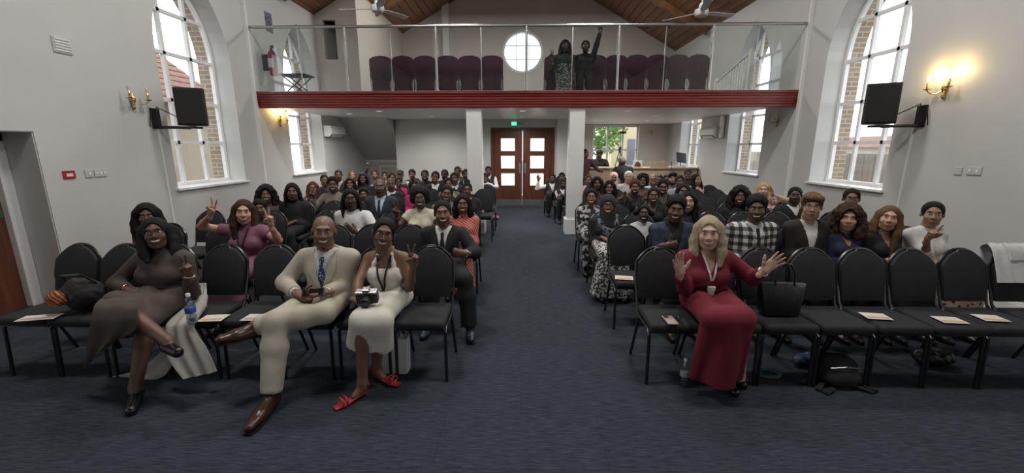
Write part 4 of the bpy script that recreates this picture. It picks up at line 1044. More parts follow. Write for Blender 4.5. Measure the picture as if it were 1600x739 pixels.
    if shoec is not None:
        for n in 'LR':
            a, t = J['an'+n], J['to'+n]; u = (t-a); u.z = 0; u = u.normalized() if u.length > .01 else Vector((0,-1,0)); dn = Vector((0,0,-1))
            S = SDF()
            if shoe == 'pump':
                S.cap(a+Vector((0,0,-.045))-u*.02, t-Vector((0,0,.003)), .046, .035, .02); S.cap(a+Vector((0,0,-.05))-u*.035, a+Vector((0,0,-.092))-u*.04, .016, .009, .01)
                link('shoe', np_mesh('shoe', *S.mesh(.006)), root, cloth(shoec, .2, 'shoe')); continue
            h_ = a+Vector((0,0,-.040))*sc-u*.028; md = h_.lerp(t, .60)
            S.cap(h_, md, .042*sc*shoer, .045*sc*shoer, .015, fl=(1,1,1.05)); S.cap(md, t, .045*sc*shoer, .031*sc*shoer, .015, fl=(1,1,1.3)); S.cap(a+Vector((0,0,-.004))*sc-u*.005, h_.lerp(md, .75)+Vector((0,0,.014)), .043*sc, .030*sc, .02)
            if abs(u.z) < .1 and a.z < .2: S.plane((0,0,-1), -.003)
            so = link('shoe', np_mesh('shoe', *S.mesh(L_['shoe'])), root, cloth(shoec, .3, 'shoe'))
            if lod == 0:
                nrm = (t-a).normalized(); dwn = Vector((0,0,-1)); dwn = (dwn-nrm*dwn.dot(nrm)).normalized() if a.z > .2 else Vector((0,0,-1))
                q0 = a+Vector((0,0,-.035))-u*.025+dwn*.034; q1 = t+dwn*.026; sd = nrm.cross(dwn).normalized(); b = MB(); pts_ = []
                for f_, w_ in ((-.02,.026),(.06,.036),(.35,.034),(.7,.046),(.95,.042),(1.12,.024)): pts_.append((q0.lerp(q1, f_), w_))
                vs = [p_+sd*w_*s_+dwn*h_ for p_, w_ in pts_ for s_, h_ in ((-1,0),(1,0),(1,.012),(-1,.012))]; n_ = len(pts_)
                b.add(vs, [(0,1,2,3),(4*n_-1,4*n_-2,4*n_-3,4*n_-4)]+[(4*i+k,4*i+(k+1)%4,4*i+4+(k+1)%4,4*i+4+k) for i in range(n_-1) for k in range(4)])
                b.build('sole', cloth((.02,.012,.010), .5, 'shoe'), so)
    if lod == 0 and sex == 'm':
        for n in 'LR':
            a = J['an'+n]; S = SDF(); S.cap(a+Vector((0,0,-.01)), a.lerp(J['kn'+n], .16), .042, .044, .02); link('sock', np_mesh('sock', *S.mesh(.009)), root, cloth((.012,.012,.014)))
    if extra: extra(root, J, P, dict(inner=inner, zs=zs, sx=sx, sy=sy, hipz=hipz, tl=tl, sw=sw, arm=arm, torso=torso, leg=leg, L=L_, MH=MH, HS=HS, sc=sc, lc=lc))
    if chair and stand is None: CHAIRS_NEEDED.append((row, ox, oy, label))
    return root, J
# ============================================================ the audience
V3 = Vector
navy, blk, wht, crm = (.018,.022,.04), (.014,.014,.016), (.68,.68,.67), (.62,.57,.42)
# --- front row
def ex_brown(root, J, P, c):
    S = SDF(); h = c['hipz']
    S.cap((-.08,.062,h), (.08,.062,h), .130, k=.03, fl=(1,1.15,1.35))
    S.cap(J['hipL'], J['knL'], .102, .084, .05); S.cap(J['hipR'], J['knR'], .102, .085, .05)
    S.cap(J['knL'], P(216,515,-.46), .082, .070, .04, end='b')
    S.cap(P(182,472,-.30), P(168,510,-.34), .085, .06, .06)
    cloth_sheet([(P(172,462,-.22),P(212,464,-.26)),(P(150,474,-.46),P(216,474,-.52)),(P(143,500,-.53),P(214,496,-.60)),(P(139,532,-.50),P(211,515,-.58)),(P(131,577,-.44),P(172,535,-.50))], amp=.008, waves=2.0).build('skirt_panel', cloth((.072,.056,.048)), root, True)
    S.cap(P(250,474,-.2), P(272,474,-.05), .07, .04, .05)
    link('skirt', np_mesh('skirt', *S.mesh(.0095)), root, cloth((.072,.056,.048)))
    MB().tube([J['elR'].lerp(J['wrR'],.93)+V3((.031*math.cos(a),.031*math.sin(a),0)) for a in np.linspace(0,2*PI,14)[:-1]], .006, 6, True).build('bracelet', mat('pearl', (.7,.68,.62), .3), root, True)
    MB().tube([J['elL'].lerp(J['wrL'],.92)+V3((0,.031*math.cos(a),.031*math.sin(a))) for a in np.linspace(0,2*PI,14)[:-1]], .006, 6, True).build('wristwatch', mat('rose_gold', (.6,.32,.25), .3, .8), root, True)
person(243,365,1,'smiling woman in brown long-sleeved dress with glasses, legs crossed, making V sign', 'f', 'd1', ('shoulder','k'), dict(t='tee', c=(.072,.056,.048), g=.011), glasses='round',
    arms=(dict(e=(178,446,.02), w=(213,458,-.20), hand='flat', d=V3((1,-.25,-.12)), n=V3((0,.2,-1))), dict(e=(300,458,.05), w=(294,420,-.12), hand='v', d=V3((.06,-.1,1)), n=V3((-.2,-1,0)))),
    legs='none', joints=dict(knL=(192,488,-.44), anL=(262,533,-.52), toL=(277,550,-.60), knR=(228,500,-.34), anR=('z',211,606,.10), toR=('z',205,641,.03)), shoec=(.01,.01,.011), shoe='pump', extra=ex_brown, chair=False, width=1.15, head=(0,-4,-8), hy=.045)
person(506,362,1,'bald smiling man in cream suit with blue spotted tie, ankle crossed over knee', 'm', 'd2', ('bald','k'), dict(t='suit', c=(.47,.43,.35), c2=(.74,.73,.72), tie=patmat('spot_tie', 'spots', (.55,.6,.75), (.018,.032,.12), 70), deep=.30),
    arms=(dict(e=(448,438,.02), w=(466,462,-.22), hand='grip', d=V3((1,-.3,-.1)), n=V3((0,.35,-1))), dict(e=(538,441,.05), w=(508,457,-.22), hand='grip', d=V3((-1,-.45,.02)), n=V3((0,-.35,1)))),
    joints=dict(knR=(508,489,-.32), anR=(398,509,-.42), toR=(345,530,-.58), knL=(430,503,-.42), anL=('z',424,617,.10), toL=('z',390,667,.042)), legc=(.47,.43,.35), shoec=(.050,.019,.011), shoer=1.1, chair=False, width=1.06, head=(0,-2,4), beard='stubble')
def ex_white(root, J, P, c):
    S = SDF(); h = c['hipz']
    S.cap((-.07,.062,h), (.07,.062,h), .122, k=.03, fl=(1,1.1,1.3))
    for n in 'LR': S.cap(J['hip'+n], J['kn'+n], .094, .074, .05)
    S.cap(P(563,500,-.38), P(560,537,-.33), .07, .085, .05, end='b'); S.cap(P(598,502,-.36), P(600,543,-.28), .07, .07, .05, end='b'); S.cap(P(580,502,-.38), P(580,538,-.32), .08, .09, .05, end='b')
    link('skirt', np_mesh('skirt', *S.mesh(.0095)), root, cloth((.66,.63,.55)))
    m_red = mat('red_leather', (.42,.03,.035), .35)
    for n in 'LR':
        a, t = J['an'+n], J['to'+n]; u = V3((t.x-a.x,t.y-a.y,0)).normalized(); sd = V3((-u.y,u.x,0))
        b = MB(); p0 = V3((a.x,a.y,t.z-.022))-u*.03; pts = [p0+V3((0,0,.045)), p0+u*.08+V3((0,0,.02)), p0+u*.17, p0+u*.24]
        b.tube(pts, [.03,.03,.036,.03], 8, flat=(1,.2)); b.tube([p0+V3((0,0,.04)), p0+V3((0,0,-.0))*1+V3((0,0,.0))], .008, 6)
        b.build('sandal_sole', m_red, root, True)
        for k, w in ((.16,.042),(.19,.042),(.0,.036)):
            q = p0+u*k+V3((0,0,.028 if k else .085)); MB().tube([q+sd*w*math.cos(x)+V3((0,0,1))*w*.62*math.sin(x) for x in np.linspace(0,PI*2,16)[:-1]], .006, 6, True).build('sandal_strap', m_red, root, True)
person(600,365,1,'laughing woman in white halter dress and red sandals holding a camera, making V sign', 'f', 'd2', ('pulled','k'), dict(t='halter', c=(.66,.63,.55), lanyard=(.012,.012,.014), ll=.30), glasses='round',
    arms=(dict(e=(562,436,-.06), w=(558,463,-.22), hand='grip', d=V3((.9,-.4,-.1)), n=V3((.2,.3,-1))), dict(e=(638,436,.03), w=(646,412,-.13), hand='v', d=V3((.12,-.1,1)), n=V3((0,-1,.1)))),
    legs='none', joints=dict(knL=(566,502,-.40), knR=(592,502,-.38), anL=('z',566,598,.115), toL=('z',553,620,.035), anR=('z',588,572,.12), toR=('z',600,590,.04)), shoec=None, extra=ex_white, chair=False, head=(0,-4,12), width=.95)
def ex_red(root, J, P, c):
    S = SDF(); h = c['hipz']; k1 = (J['knL']+J['knR'])/2; dn = k1.z-.13
    S.cap((-.075,.062,h), (.075,.062,h), .124, k=.03, fl=(1,1.1,1.3))
    for n in 'LR': S.cap(J['hip'+n], J['kn'+n], .102, .088, .06)
    for i in range(7):
        x = -.17+.34*i/6; S.cap(k1+V3((x*.62,.0,.0)), k1+V3((x*.92,.03-.02*math.cos(x*9)+.05,-dn)), .070, .036, .010, end='b')
    S.cap(k1+V3((0,.0,0)), k1+V3((0,.03,-dn)), .095, .11, .04, end='b')
    link('skirt', np_mesh('skirt', *S.mesh(.0085)), root, cloth((.155,.010,.024)))
    MB().tube([J['elR'].lerp(J['wrR'],.97)+V3((.031*math.cos(a),.02*math.sin(a),.026*math.sin(a))) for a in np.linspace(0,2*PI,14)[:-1]], .0055, 6, True).build('wristwatch', mat('watch_steel', (.5,.5,.5), .3, .9), root, True)
    sx = c['sx']; y = front_y(c['inner'][0], sx, c['zs']-.2); b = MB().b2(sx-.024,sx+.024,y-.03,y-.012,c['zs']-.30,c['zs']-.20); b.build('badge', mat('badge_white', (.7,.66,.6), .4), root, bevel=.005)
    MB().tube([(sx,y-.022,c['zs']-.18),(sx,y-.022,c['zs']-.205)], .030, 14).build('microphone', mat('mic_beige', (.62,.55,.48), .5), root, True)
person(1107,364,1,'blonde woman in long red dress with white lanyard, both palms raised', 'f', 'l2', ('wavy','a'), dict(t='tee', c=(.155,.010,.024), lanyard=(.72,.66,.6), ll=.17, g=.012, v=.09),
    arms=(dict(e=(1070,446,.0), w=(1062,424,-.20), hand='open', d=V3((-.30,-.15,1)), n=V3((.15,-1,.1))), dict(e=(1176,434,.0), w=(1193,424,-.19), hand='open', d=V3((.62,-.15,.75)), n=V3((-.1,-1,.2)))),
    legs='none', joints=dict(knL=(1115,498,-.40), knR=(1160,498,-.40), anL=('z',1136,588,.09), toL=('z',1148,612,.03), anR=('z',1156,586,.09), toR=('z',1160,600,.03)), shoec=(.008,.008,.009), shoe='pump', extra=ex_red, chair=False, width=1.10, head=(0,0,-3), hy=.04, lean=-.05)
# --- second row
person(230,338,2,'woman with long black hair and dark red top seated behind the woman in brown', 'f','d1',('longwide','k'),dict(t='tee',c=(.13,.012,.02)),smile=False)
person(381,331,2,'laughing woman in mauve short-sleeved dress with both hands up in V signs','f','l1',('long','b'),dict(t='turtle',c=(.215,.085,.135),s=.42,lanyard=(.012,.012,.014),ll=.24),
    arms=(dict(e=(312,354,.03),w=(330,334,-.06),hand='v',d=V3((.28,0,1)),n=V3((.1,-1,0))),dict(e=(433,374,.0),w=(423,352,-.12),hand='v',d=V3((.0,0,1)),n=V3((-.1,-1,0)))),legs='skirt',legc=(.215,.085,.135),width=1.12,head=(0,0,4))
person(692,333,2,'smiling man in black suit, white shirt and black tie giving a thumbs up','m','d2',('fade','k'),dict(t='suit',c=(.013,.013,.015),tie=(.012,.012,.014)),
    arms=('lap',dict(e=(738,388,.02),w=(726,396,-.20),hand='thumb',d=V3((-1,-.3,.1)),n=V3((0,1,.1)))),joints=dict(knR=(726,436,-.40),anR=('z',735,512,.10),toR=('z',736,531,.04),knL=(675,440,-.40)),shoec=(.03,.04,.06),head=(0,0,-3),beard='stubble')
person(1056,327,2,'laughing man in navy checked blazer and black roll-neck giving a thumbs up','m','d1',('afroshort','k'),dict(t='suit',c=patmat('navy_check','plaid',(.020,.025,.05),(.026,.032,.06),4,(.04,.046,.08)),c2=(.012,.012,.013),turtle=.8),
    arms=(dict(e=(1032,395,.02),w=(1040,384,-.18),hand='thumb',d=V3((1,-.3,.1)),n=V3((0,1,.1))),'lap'),head=(0,6,3))
person(1182,326,2,'smiling man in black and white checked overshirt with white collar','m','d1',('afroshort','k'),dict(t='suit',c=patmat('bw_check','plaid',(.012,.012,.013),(.13,.13,.128),4.2,(.60,.59,.56)),c2=(.72,.72,.7),tie=(.012,.012,.013),deep=.12),width=1.1,head=(0,2,-2))
person(1268,323,2,'young man with glasses and brown fringe in dark cardigan over white tee','m','l1',('quiff','o'),dict(t='cardigan',c=(.022,.016,.017),c2=(.7,.7,.69)),glasses='round',smile=False,width=0.9)
person(1325,341,2,'woman with brown curly hair in navy blouse','f','l1',('bigcurly','b'),dict(t='shirt',c=(.018,.022,.055),v=.09),smile=False,width=.80)
person(1388,341,2,'young woman with very long brown hair in black top','f','l1',('long','o'),dict(t='tee',c=(.012,.012,.013),v=.12),legs='skirt',legc=(.012,.012,.013),smile=False,head=(0,0,6),width=0.86)
person(1457,335,2,'woman in white top and headband pointing with raised hand','f','m2',('pulled','k'),dict(t='tee',c=(.66,.66,.65),s=1.35),legs='skirt',legc=patmat('leopard','spots',(.05,.03,.02),(.5,.38,.25),26),
    arms=(dict(e=(1435,385,.02),w=(1451,362,-.20),hand='point',d=V3((.1,-.4,1)),n=V3((0,-1,0))),'lap'),smile=False,lod=1)
# --- third row
person(406,326,3,'small child with dark curly hair seated behind the woman in mauve','f','d1',('afroshort','k'),dict(t='tee',c=(.03,.025,.03)),child=.72,smile=False)
person(548,311,3,'man with long locks and glasses in white shirt, hand on chest','m','d0',('locks','k'),dict(t='shirt',c=(.68,.68,.67)),arms=('lap','chest'),glasses='round',smile=False)
person(656,310,3,'laughing woman with afro and glasses in cream top, two V signs','f','d1',('afro','k'),dict(t='tee',c=(.66,.62,.48),s=.35),arms=('v','v'),glasses='round',width=0.98)
person(723,319,3,'smiling woman in red and white zigzag high-neck dress','f','d1',('bob','k'),dict(t='turtle',c=patmat('red_zigzag','zigzag',(.42,.05,.035),(.56,.27,.22),12),s=1.9),legs='longskirt',legc=patmat('red_zigzag','zigzag',(.42,.05,.035),(.56,.27,.22),12),width=0.94)
def ex_long(root, J, P, c):
    S = SDF(); k1 = (J['knL']+J['knR'])/2
    for q, z in (((-.10,.02),.02),((.0,0),.02),((.10,.02),.02)): S.cap(k1+V3((q[0]*.7,0,0)), k1+V3((q[0]*1.5,q[1]-.03,-.50)), .09, .11, .05, end='b')
    link('long_skirt', np_mesh('skirt', *S.mesh(.014)), root, patmat('bw_print','noise',(.62,.61,.58),(.05,.05,.05),38))
    MB().tube([k1+V3((x*.19,-.105+.06*x*x,-.30)) for x in np.linspace(-1,1,9)], .03, 6, flat=(.3,1.6)).build('black_band', cloth(blk), root, True)
person(950,321,3,'smiling woman in black headscarf and glasses with grey patterned shawl and printed long skirt','f','m1',('hijab','k',(.02,.02,.024)),dict(t='tee',c=blk,scarf=patmat('grey_shawl','noise',(.02,.024,.03),(.16,.18,.21),24)),glasses='round',legs='longskirt',legc=patmat('bw_print','noise',(.62,.61,.58),(.05,.05,.05),38),extra=ex_long)
person(1006,333,3,'little girl in white top with beaded hair buns beside the empty aisle chair','f','d0',('buns','k'),dict(t='tee',c=(.66,.65,.66)),child=.74,lod=1)
person(1075,315,3,'woman with black hair leaning out behind the man in the navy blazer','f','l1',('shoulder','k'),dict(t='tee',c=(.02,.02,.022)))
person(1330,311,3,'person with tied-back hair and glasses behind the curly-haired woman in navy','f','m1',('pulled','k'),dict(t='tee',c=(.05,.03,.035)),glasses='round')
# --- fourth row
person(416,304,4,'smiling woman with big curly hair and hoop earrings by the wall','f','d2',('bigcurly','k'),dict(t='tee',c=(.10,.07,.075)),lod=1,width=0.86)
person(457,300,4,'man with shoulder-length locks in black hooded jumper','m','d1',('locks','k'),dict(t='hoodie',c=(.013,.013,.015),g=.022),smile=False,beard='stubble',width=0.98)
person(593,292,4,'bald man in navy suit and tie with light blue shirt','m','d1',('bald','k'),dict(t='suit',c=(.026,.034,.055),c2=(.55,.62,.72),tie=(.02,.025,.05)),smile=False)
person(698,303,4,'man with tilted head and grin behind the man in the black suit','m','d1',('fade','k'),dict(t='shirt',c=(.20,.19,.18)),head=(0,0,10))
person(924,308,4,'smiling woman in black and white bird-print dress at the aisle end','f','m1',('short','k'),dict(t='tee',c=patmat('bird_print','noise',(.02,.02,.022),(.42,.42,.42),17)),legs='longskirt',legc=patmat('bird_print','noise',(.02,.02,.022),(.42,.42,.42),17))
person(1021,306,4,'smiling woman in black wide-necked dress with pulled-back hair','f','d1',('pulled','k'),dict(t='tee',c=(.012,.012,.013),v=.07),width=0.88)
person(1068,300,4,'woman with dark parted hair looking down behind the man in the navy blazer','f','d1',('long','k'),dict(t='tee',c=(.4,.42,.45)),smile=False,width=0.86)
person(1156,307,4,'smiling woman with very full long black hair in black','f','d1',('bigcurly','k'),dict(t='tee',c=(.012,.012,.013)),lod=1,hs=1.05)
person(1242,306,4,'man in black jacket with white collar by the right wall','m','d0',('fade','k'),dict(t='suit',c=(.012,.012,.013),deep=.1),smile=False)
# --- fifth row
person(520,289,5,'man in taupe zip jacket raising a hand in a V sign','m','d1',('afroshort','k'),dict(t='shirt',c=(.22,.185,.155)),arms=('v','lap'))
person(489,294,6,'laughing woman with glasses and red checked scarf','f','m2',('wavy','r'),dict(t='tee',c=(.16,.12,.12),scarf=patmat('red_check','plaid',(.35,.05,.06),(.55,.4,.38),14)),glasses='round')
person(568,304,5,'small child peeking out beside the bald man in navy suit','f','d2',('afroshort','k'),dict(t='tee',c=(.03,.03,.04)),child=.72,smile=False)
person(646,293,5,'girl in dark jacket with pink sleeves turned sideways','f','d1',('pulled','k'),dict(t='tee',c=(.45,.03,.13)),child=.82,head=(25,0,0),smile=False)
person(730,297,5,'woman in black with pink collar and hair bow at the aisle end','f','d1',('puff','k'),dict(t='suit',c=(.012,.012,.013),c2=(.5,.14,.24),deep=.1),smile=False)
person(952,294,5,'laughing woman in dark brown top holding both palms under her chin','f','d1',('bob','k'),dict(t='tee',c=(.045,.035,.033)),arms=('palm','palm'),lod=1,width=0.9)
person(992,293,5,'laughing woman with cropped reddish hair holding both palms up','f','d1',('afroshort','r'),dict(t='cardigan',c=(.014,.014,.016),c2=(.02,.02,.022)),arms=('palm','palm'),lod=1,width=0.9)
person(1036,292,5,'man laughing with head bowed in dark leather jacket','m','d1',('short','k'),dict(t='suit',c=(.02,.018,.018),c2=(.08,.08,.08),deep=.12),head=(0,10,0))
person(1192,297,5,'blonde woman in pink striped top lifting a hand to her hair','f','l2',('long','y'),dict(t='tee',c=patmat('pink_stripe','plaid',(.6,.12,.2),(.65,.3,.36),9,(.7,.6,.6)),s=.5),arms=('lap','face'),lod=1,smile=False)
# --- sixth row
person(507,282,7,'man with shaved head behind the man in the taupe jacket','m','d2',('fade','k'),dict(t='tee',c=(.05,.05,.06)),smile=False)
person(547,287,6,'girl in mustard yellow top with fringe','f','m1',('bob','k'),dict(t='tee',c=(.30,.19,.07)),child=.85)
person(611,288,6,'older man in dark suit leaning between the rows','m','d1',('receding','k'),dict(t='suit',c=(.02,.02,.026)),smile=False)
person(701,288,6,'laughing woman in camouflage shirt with headphones','f','m1',('short','k'),dict(t='shirt',c=patmat('camo','noise',(.12,.11,.08),(.26,.24,.19),14)))
person(933,287,6,'woman with long black hair in black coat beside the column','f','d1',('longwide','k'),dict(t='tee',c=(.012,.012,.013)),smile=False)
person(1004,283,6,'woman with big black curls tilting her head in front of the desk','f','d1',('afro','k'),dict(t='tee',c=(.14,.07,.055)),head=(0,0,8))
person(1030,282,8,'man with short hair half hidden behind the man with bowed head','m','d1',('short','k'),dict(t='tee',c=(.05,.03,.03)),smile=False)
person(1062,284,6,'boy with glasses beside the bearded man in denim','m','d1',('short','k'),dict(t='shirt',c=(.35,.36,.38)),child=.85,smile=False)
# --- seventh row
person(567,279,7,'laughing woman with braids in black','f','d1',('braids','k'),dict(t='tee',c=(.02,.02,.024)))
person(623,285,7,'child in bright pink jumper','f','d1',('short','k'),dict(t='tee',c=(.62,.03,.18)),child=.8)
person(680,277,7,'young man in black jacket with white shirt leaning to one side','m','d1',('short','k'),dict(t='suit',c=(.014,.014,.017)),head=(0,0,10),width=0.88)
person(710,279,7,'man in dark grey suit with white shirt and dark tie','m','d1',('short','k'),dict(t='suit',c=(.03,.03,.034),tie=(.02,.02,.022)),smile=False,width=0.88)
person(758,278,9,'boy in white printed T-shirt and beige shorts sitting at the aisle end','m','d1',('short','k'),dict(t='tee',c=(.70,.71,.73),s=.75),legs='shorts',legc=(.42,.33,.27),child=.9,lod=1,arms=('lap','knee'),shoec=(.03,.03,.035))
person(880,288,8,'small boy in black waistcoat and white shirt near the column','m','d0',('short','k'),dict(t='vest',c=(.013,.013,.015)),child=.8,smile=False)
person(919,282,8,'woman in pink checked shirt beside the column','f','m1',('short','b'),dict(t='shirt',c=patmat('pink_gingham','plaid',(.62,.30,.36),(.7,.55,.58),16,(.5,.16,.22))),smile=False)
person(982,277,7,'grey-haired man with glasses in pale linen shirt','m','l1',('short','w'),dict(t='shirt',c=(.45,.44,.41)),glasses='round',smile=False)
person(1021,281,7,'elderly bearded man with glasses in pale blue shirt','m','m1',('receding','g'),dict(t='shirt',c=(.36,.45,.62)),glasses='round',width=0.9)
person(1051,279,7,'dark-bearded man in grey-blue denim shirt','m','m2',('quiff','k'),dict(t='shirt',c=(.12,.16,.21)),beard='beard',smile=False,width=0.88)
person(1088,281,7,'woman with long black hair in pink floral dress looking aside','f','m2',('long','k'),dict(t='tee',c=patmat('floral','noise',(.42,.16,.15),(.62,.46,.43),15)),smile=False,head=(35,0,-10),width=0.9)
# --- eighth and ninth rows
person(529,274,8,'man in navy jacket and white shirt by the far left window','m','d1',('fade','k'),dict(t='suit',c=(.02,.026,.04),c2=(.55,.45,.4)),smile=False)
person(551,274,9,'woman with long auburn hair in beige top','f','m2',('long','o'),dict(t='tee',c=(.34,.26,.2)))
person(586,273,9,'woman in navy coat raising her fist','f','d2',('short','b'),dict(t='tee',c=(.022,.03,.055)),arms=('up','lap'),width=0.9)
person(613,278,9,'man with short hair in grey behind the child in pink','m','d1',('short','k'),dict(t='tee',c=(.07,.07,.08)),smile=False,width=0.9)
person(644,273,9,'tall man in black shirt behind the girl with pink sleeves','m','d1',('afroshort','k'),dict(t='tee',c=(.014,.014,.016)),smile=False)
person(664,274,8,'man with full black beard in black jumper','m','d1',('short','k'),dict(t='tee',c=(.012,.012,.014)),beard='beard',width=0.9)
person(695,273,8,'broad man with dark glasses in black','m','d0',('fade','k'),dict(t='tee',c=(.012,.012,.014)),glasses='thick',smile=False,width=1.0)
person(728,273,8,'young man in white shirt and black waistcoat beside the column','m','d1',('short','k'),dict(t='vest',c=(.014,.014,.016)),smile=False,width=0.88)
person(863,279,9,'young man in waistcoat and white shirt waving beside the doors','m','d1',('short','k'),dict(t='vest',c=(.014,.014,.016)),arms=('wave','lap'),smile=False,child=.92)
person(959,278,8,'woman in pale headscarf and dark cardigan in front of the desk','f','m1',('hijab','k',(.55,.40,.38)),dict(t='tee',c=(.03,.03,.035)),smile=False)
person(1041,281,9,'man with thick hair in maroon half hidden behind the bearded man','m','d1',('short','k'),dict(t='tee',c=(.10,.02,.03)),smile=False)
person(1075,273,8,'smiling man in dark maroon top beside the end of the desk','m','d1',('fade','k'),dict(t='tee',c=(.05,.015,.02)))
person(625,274,8,'man in dark cap and white shirt in the rows below the stairs','m','m1',('cap','k',(.014,.014,.016)),dict(t='shirt',c=(.6,.6,.6)),smile=False)
person(601,275,10,'woman in white with hand raised, seated before the stair cupboard','f','m2',('short','b'),dict(t='tee',c=(.6,.58,.55)),arms=('lap','wave'))
person(715,268,9,'man in grey jacket touching his chin in the last rows','m','d2',('short','k'),dict(t='tee',c=(.16,.15,.145)),arms=('lap','face'),smile=False)
person(763,267,10,'young man in black waistcoat and white sleeves beside the double doors','m','d1',('short','k'),dict(t='vest',c=(.014,.014,.016)),arms=('lap','knee'),smile=False)
person(878,277,10,'boy in black waistcoat behind the smaller boy by the column','m','d1',('afroshort','k'),dict(t='vest',c=(.014,.014,.016)),child=.9,smile=False)
# --- standing
person(914,240,9,'standing person in long maroon robe beside the column, arm out to the desk','m','d1',('fade','k'),dict(t='tee',c=(.075,.022,.03)),Y=11.9,stand=True,arms=('side',dict(w=V3((.42,-.18,1.10)),hand='flat')),legs='skirt',legc=(.075,.022,.03),head=(55,0,0),smile=False,lod=1,hy=.0)
person(937,241,9,'man in black polo shirt working behind the desk, looking down','m','d1',('short','k'),dict(t='shirt',c=(.012,.012,.014),s=.7),Y=13.35,stand=True,arms=('desk','desk'),head=(0,28,0),smile=False,width=1.15,lod=1,hy=.0)
person(972,252,9,'man in dark grey tracksuit bending over the desk','m','d1',('short','g'),dict(t='tee',c=(.03,.03,.033),g=.02),Y=11.95,stand=True,arms=('side','side'),head=(100,25,0),smile=False,lod=1,hy=-.10,lean=-.22,width=1.15)
# --- on the gallery
person(883,72,9,'woman with long hair and patterned dress making V sign behind the glass railing','f','d0',('long','k'),dict(t='tee',c=(.02,.02,.022),s=.4),Y=8.64,stand=GZ1,arms=(dict(w=(862,92,-.1),hand='v',d=V3((-.1,0,1)),n=V3((0,-1,0)),pole=V3((-.6,.1,-1))),'side'),legs='skirt',legc=patmat('polka','spots',(.5,.5,.5),(.016,.016,.018),36),smile=False,lod=1,hy=0)
person(915,73,9,'person in black stretching one arm high behind the glass railing','f','d0',('pulled','k'),dict(t='hoodie',c=(.010,.010,.011)),Y=8.86,stand=GZ1,arms=('side',dict(e=(932,70,.0),w=(938,50,-.05),hand='point',d=V3((.1,0,1)),n=V3((0,-1,0)))),smile=False,lod=1,hy=0)
place_chairs()
# ============================================================ fixtures on the walls
m_bs = mat('black_plastic', (.016,.016,.017), .5, bump=.1, bscale=200); m_brass = mat('brass', (.75,.52,.2), .22, .95); m_grille = mat('speaker_grille', (.010,.010,.011), .7, bump=.3, bscale=400)
def speaker(wall, sg, y, z, aim, label):
    X = WL if sg < 0 else WR; r = empty('wall_speaker', (X, y, z)); tag(r, label, 'speaker'); i = -sg
    c = V3((i*.46, .14, .18)); R = Euler((0, 0, aim)).to_matrix()
    b = MB(); b.ext([(-.18,-.13),(-.17,-.17),(.17,-.17),(.18,-.13),(.12,.17),(-.12,.17)], lambda u, v, d: R @ V3((u, v, d)) + c, -.255, .255); b.build('cabinet', m_bs, r, bevel=.012)
    b = MB(); b.ext([(-.16,-.185),(.16,-.185),(.16,-.172),(-.16,-.172)], lambda u, v, d: R @ V3((u, v, d)) + c, -.235, .235); b.build('grille', m_grille, r, bevel=.005)
    MB().b2(0, i*.025, -.07, .07, -.12, .16).build('wall_plate', m_blk, r, bevel=.004)
    MB().tube([(i*.02,0,-.10),(i*.25,.03,-.10),(i*.42,.10,-.105)], .022, 8).build('bracket_arm', m_blk, r, True)
    MB().b2(i*.36, i*.52, .03, .2, -.115, -.085).build('bracket_tray', m_blk, r)
    MB().tube([(i*.02,.02,.10),(i*.10,-.06,.17),(i*.2,.0,.10),(i*.3,.10,.02),(i*.38,.16,.10)], .007, 6).build('cable', m_blk, r, True)
    MB().tube([(0,-.05,.13),(i*.04,-.1,.10),(i*.03,-.12,-.02),(0,-.10,-.10)], .006, 6).build('cable', m_blk, r, True)
speaker('left', -1, 5.95, 2.13, .5, 'black loudspeaker on a wall bracket beside the window with brick view')
speaker('right', 1, 5.75, 2.13, -.5, 'black loudspeaker on a wall bracket beside the lit double sconce')
def sconce(loc, n, lit, label):
    """two-arm candle wall light; n = direction into the room"""
    r = empty('wall_sconce', loc); tag(r, label, 'wall lamp'); r.rotation_euler = (0, 0, math.atan2(n[1], n[0]))
    MB().lathe([(.02,-.07),(.035,-.03),(.03,.03),(.012,.07)], 12, Matrix.Rotation(PI/2, 4, 'Y') @ Matrix.Identity(4)).build('wall_plate', m_brass, r, True) if False else MB().lathe([(.008,-.13),(.022,-.10),(.012,-.06),(.034,-.02),(.03,.03),(.01,.07)], 12, Matrix.Translation((.02,0,0))).build('back_stem', m_brass, r, True)
    for s in (-1, 1):
        MB().tube([(.03,0,-.02),(.07,s*.05,-.06),(.10,s*.10,-.05),(.11,s*.135,-.01)], .007, 8).build('arm', m_brass, r, True)
        MB().lathe([(.004,-.012),(.040,.0),(.043,.006),(.012,.01),(.013,.09),(.010,.095)], 12, Matrix.Translation((.11,s*.135,0))).build('candle_cup', m_brass, r, True)
        bm_ = emat('bulb_lit', (1,.80,.45), 14) if lit else mat('bulb_off', (.6,.56,.45), .25)
        MB().lathe([(.008,.092),(.017,.115),(.015,.14),(.004,.17)], 10, Matrix.Translation((.11,s*.135,0))).build('bulb', bm_, r, True)
        if lit:
            L = bpy.data.lights.new('sconce_bulb', 'POINT'); L.energy = 2.2; L.color = (1,.66,.22); L.shadow_soft_size = .03
            lo = bpy.data.objects.new('lamp_light', L); COL.objects.link(lo); lo.parent = r; lo.location = (.11, s*.135, .20)
q = at_x(205,155,WL); sconce((WL, q[1], q[2]), (1,0), False, 'unlit brass double candle sconce on the wall above the fire alarm')
q = at_x(436,188,WL); sconce((WL, q[1], q[2]), (1,0), True, 'lit brass double candle sconce under the gallery beside the window')
q = at_x(1479,138,WR); sconce((WR, q[1], q[2]), (-1,0), True, 'lit brass double candle sconce beside the loudspeaker on the white wall')
q = at_x(1216,187,WR); sconce((WR, q[1], q[2]), (-1,0), False, 'unlit brass double sconce beneath the end of the red gallery beam')
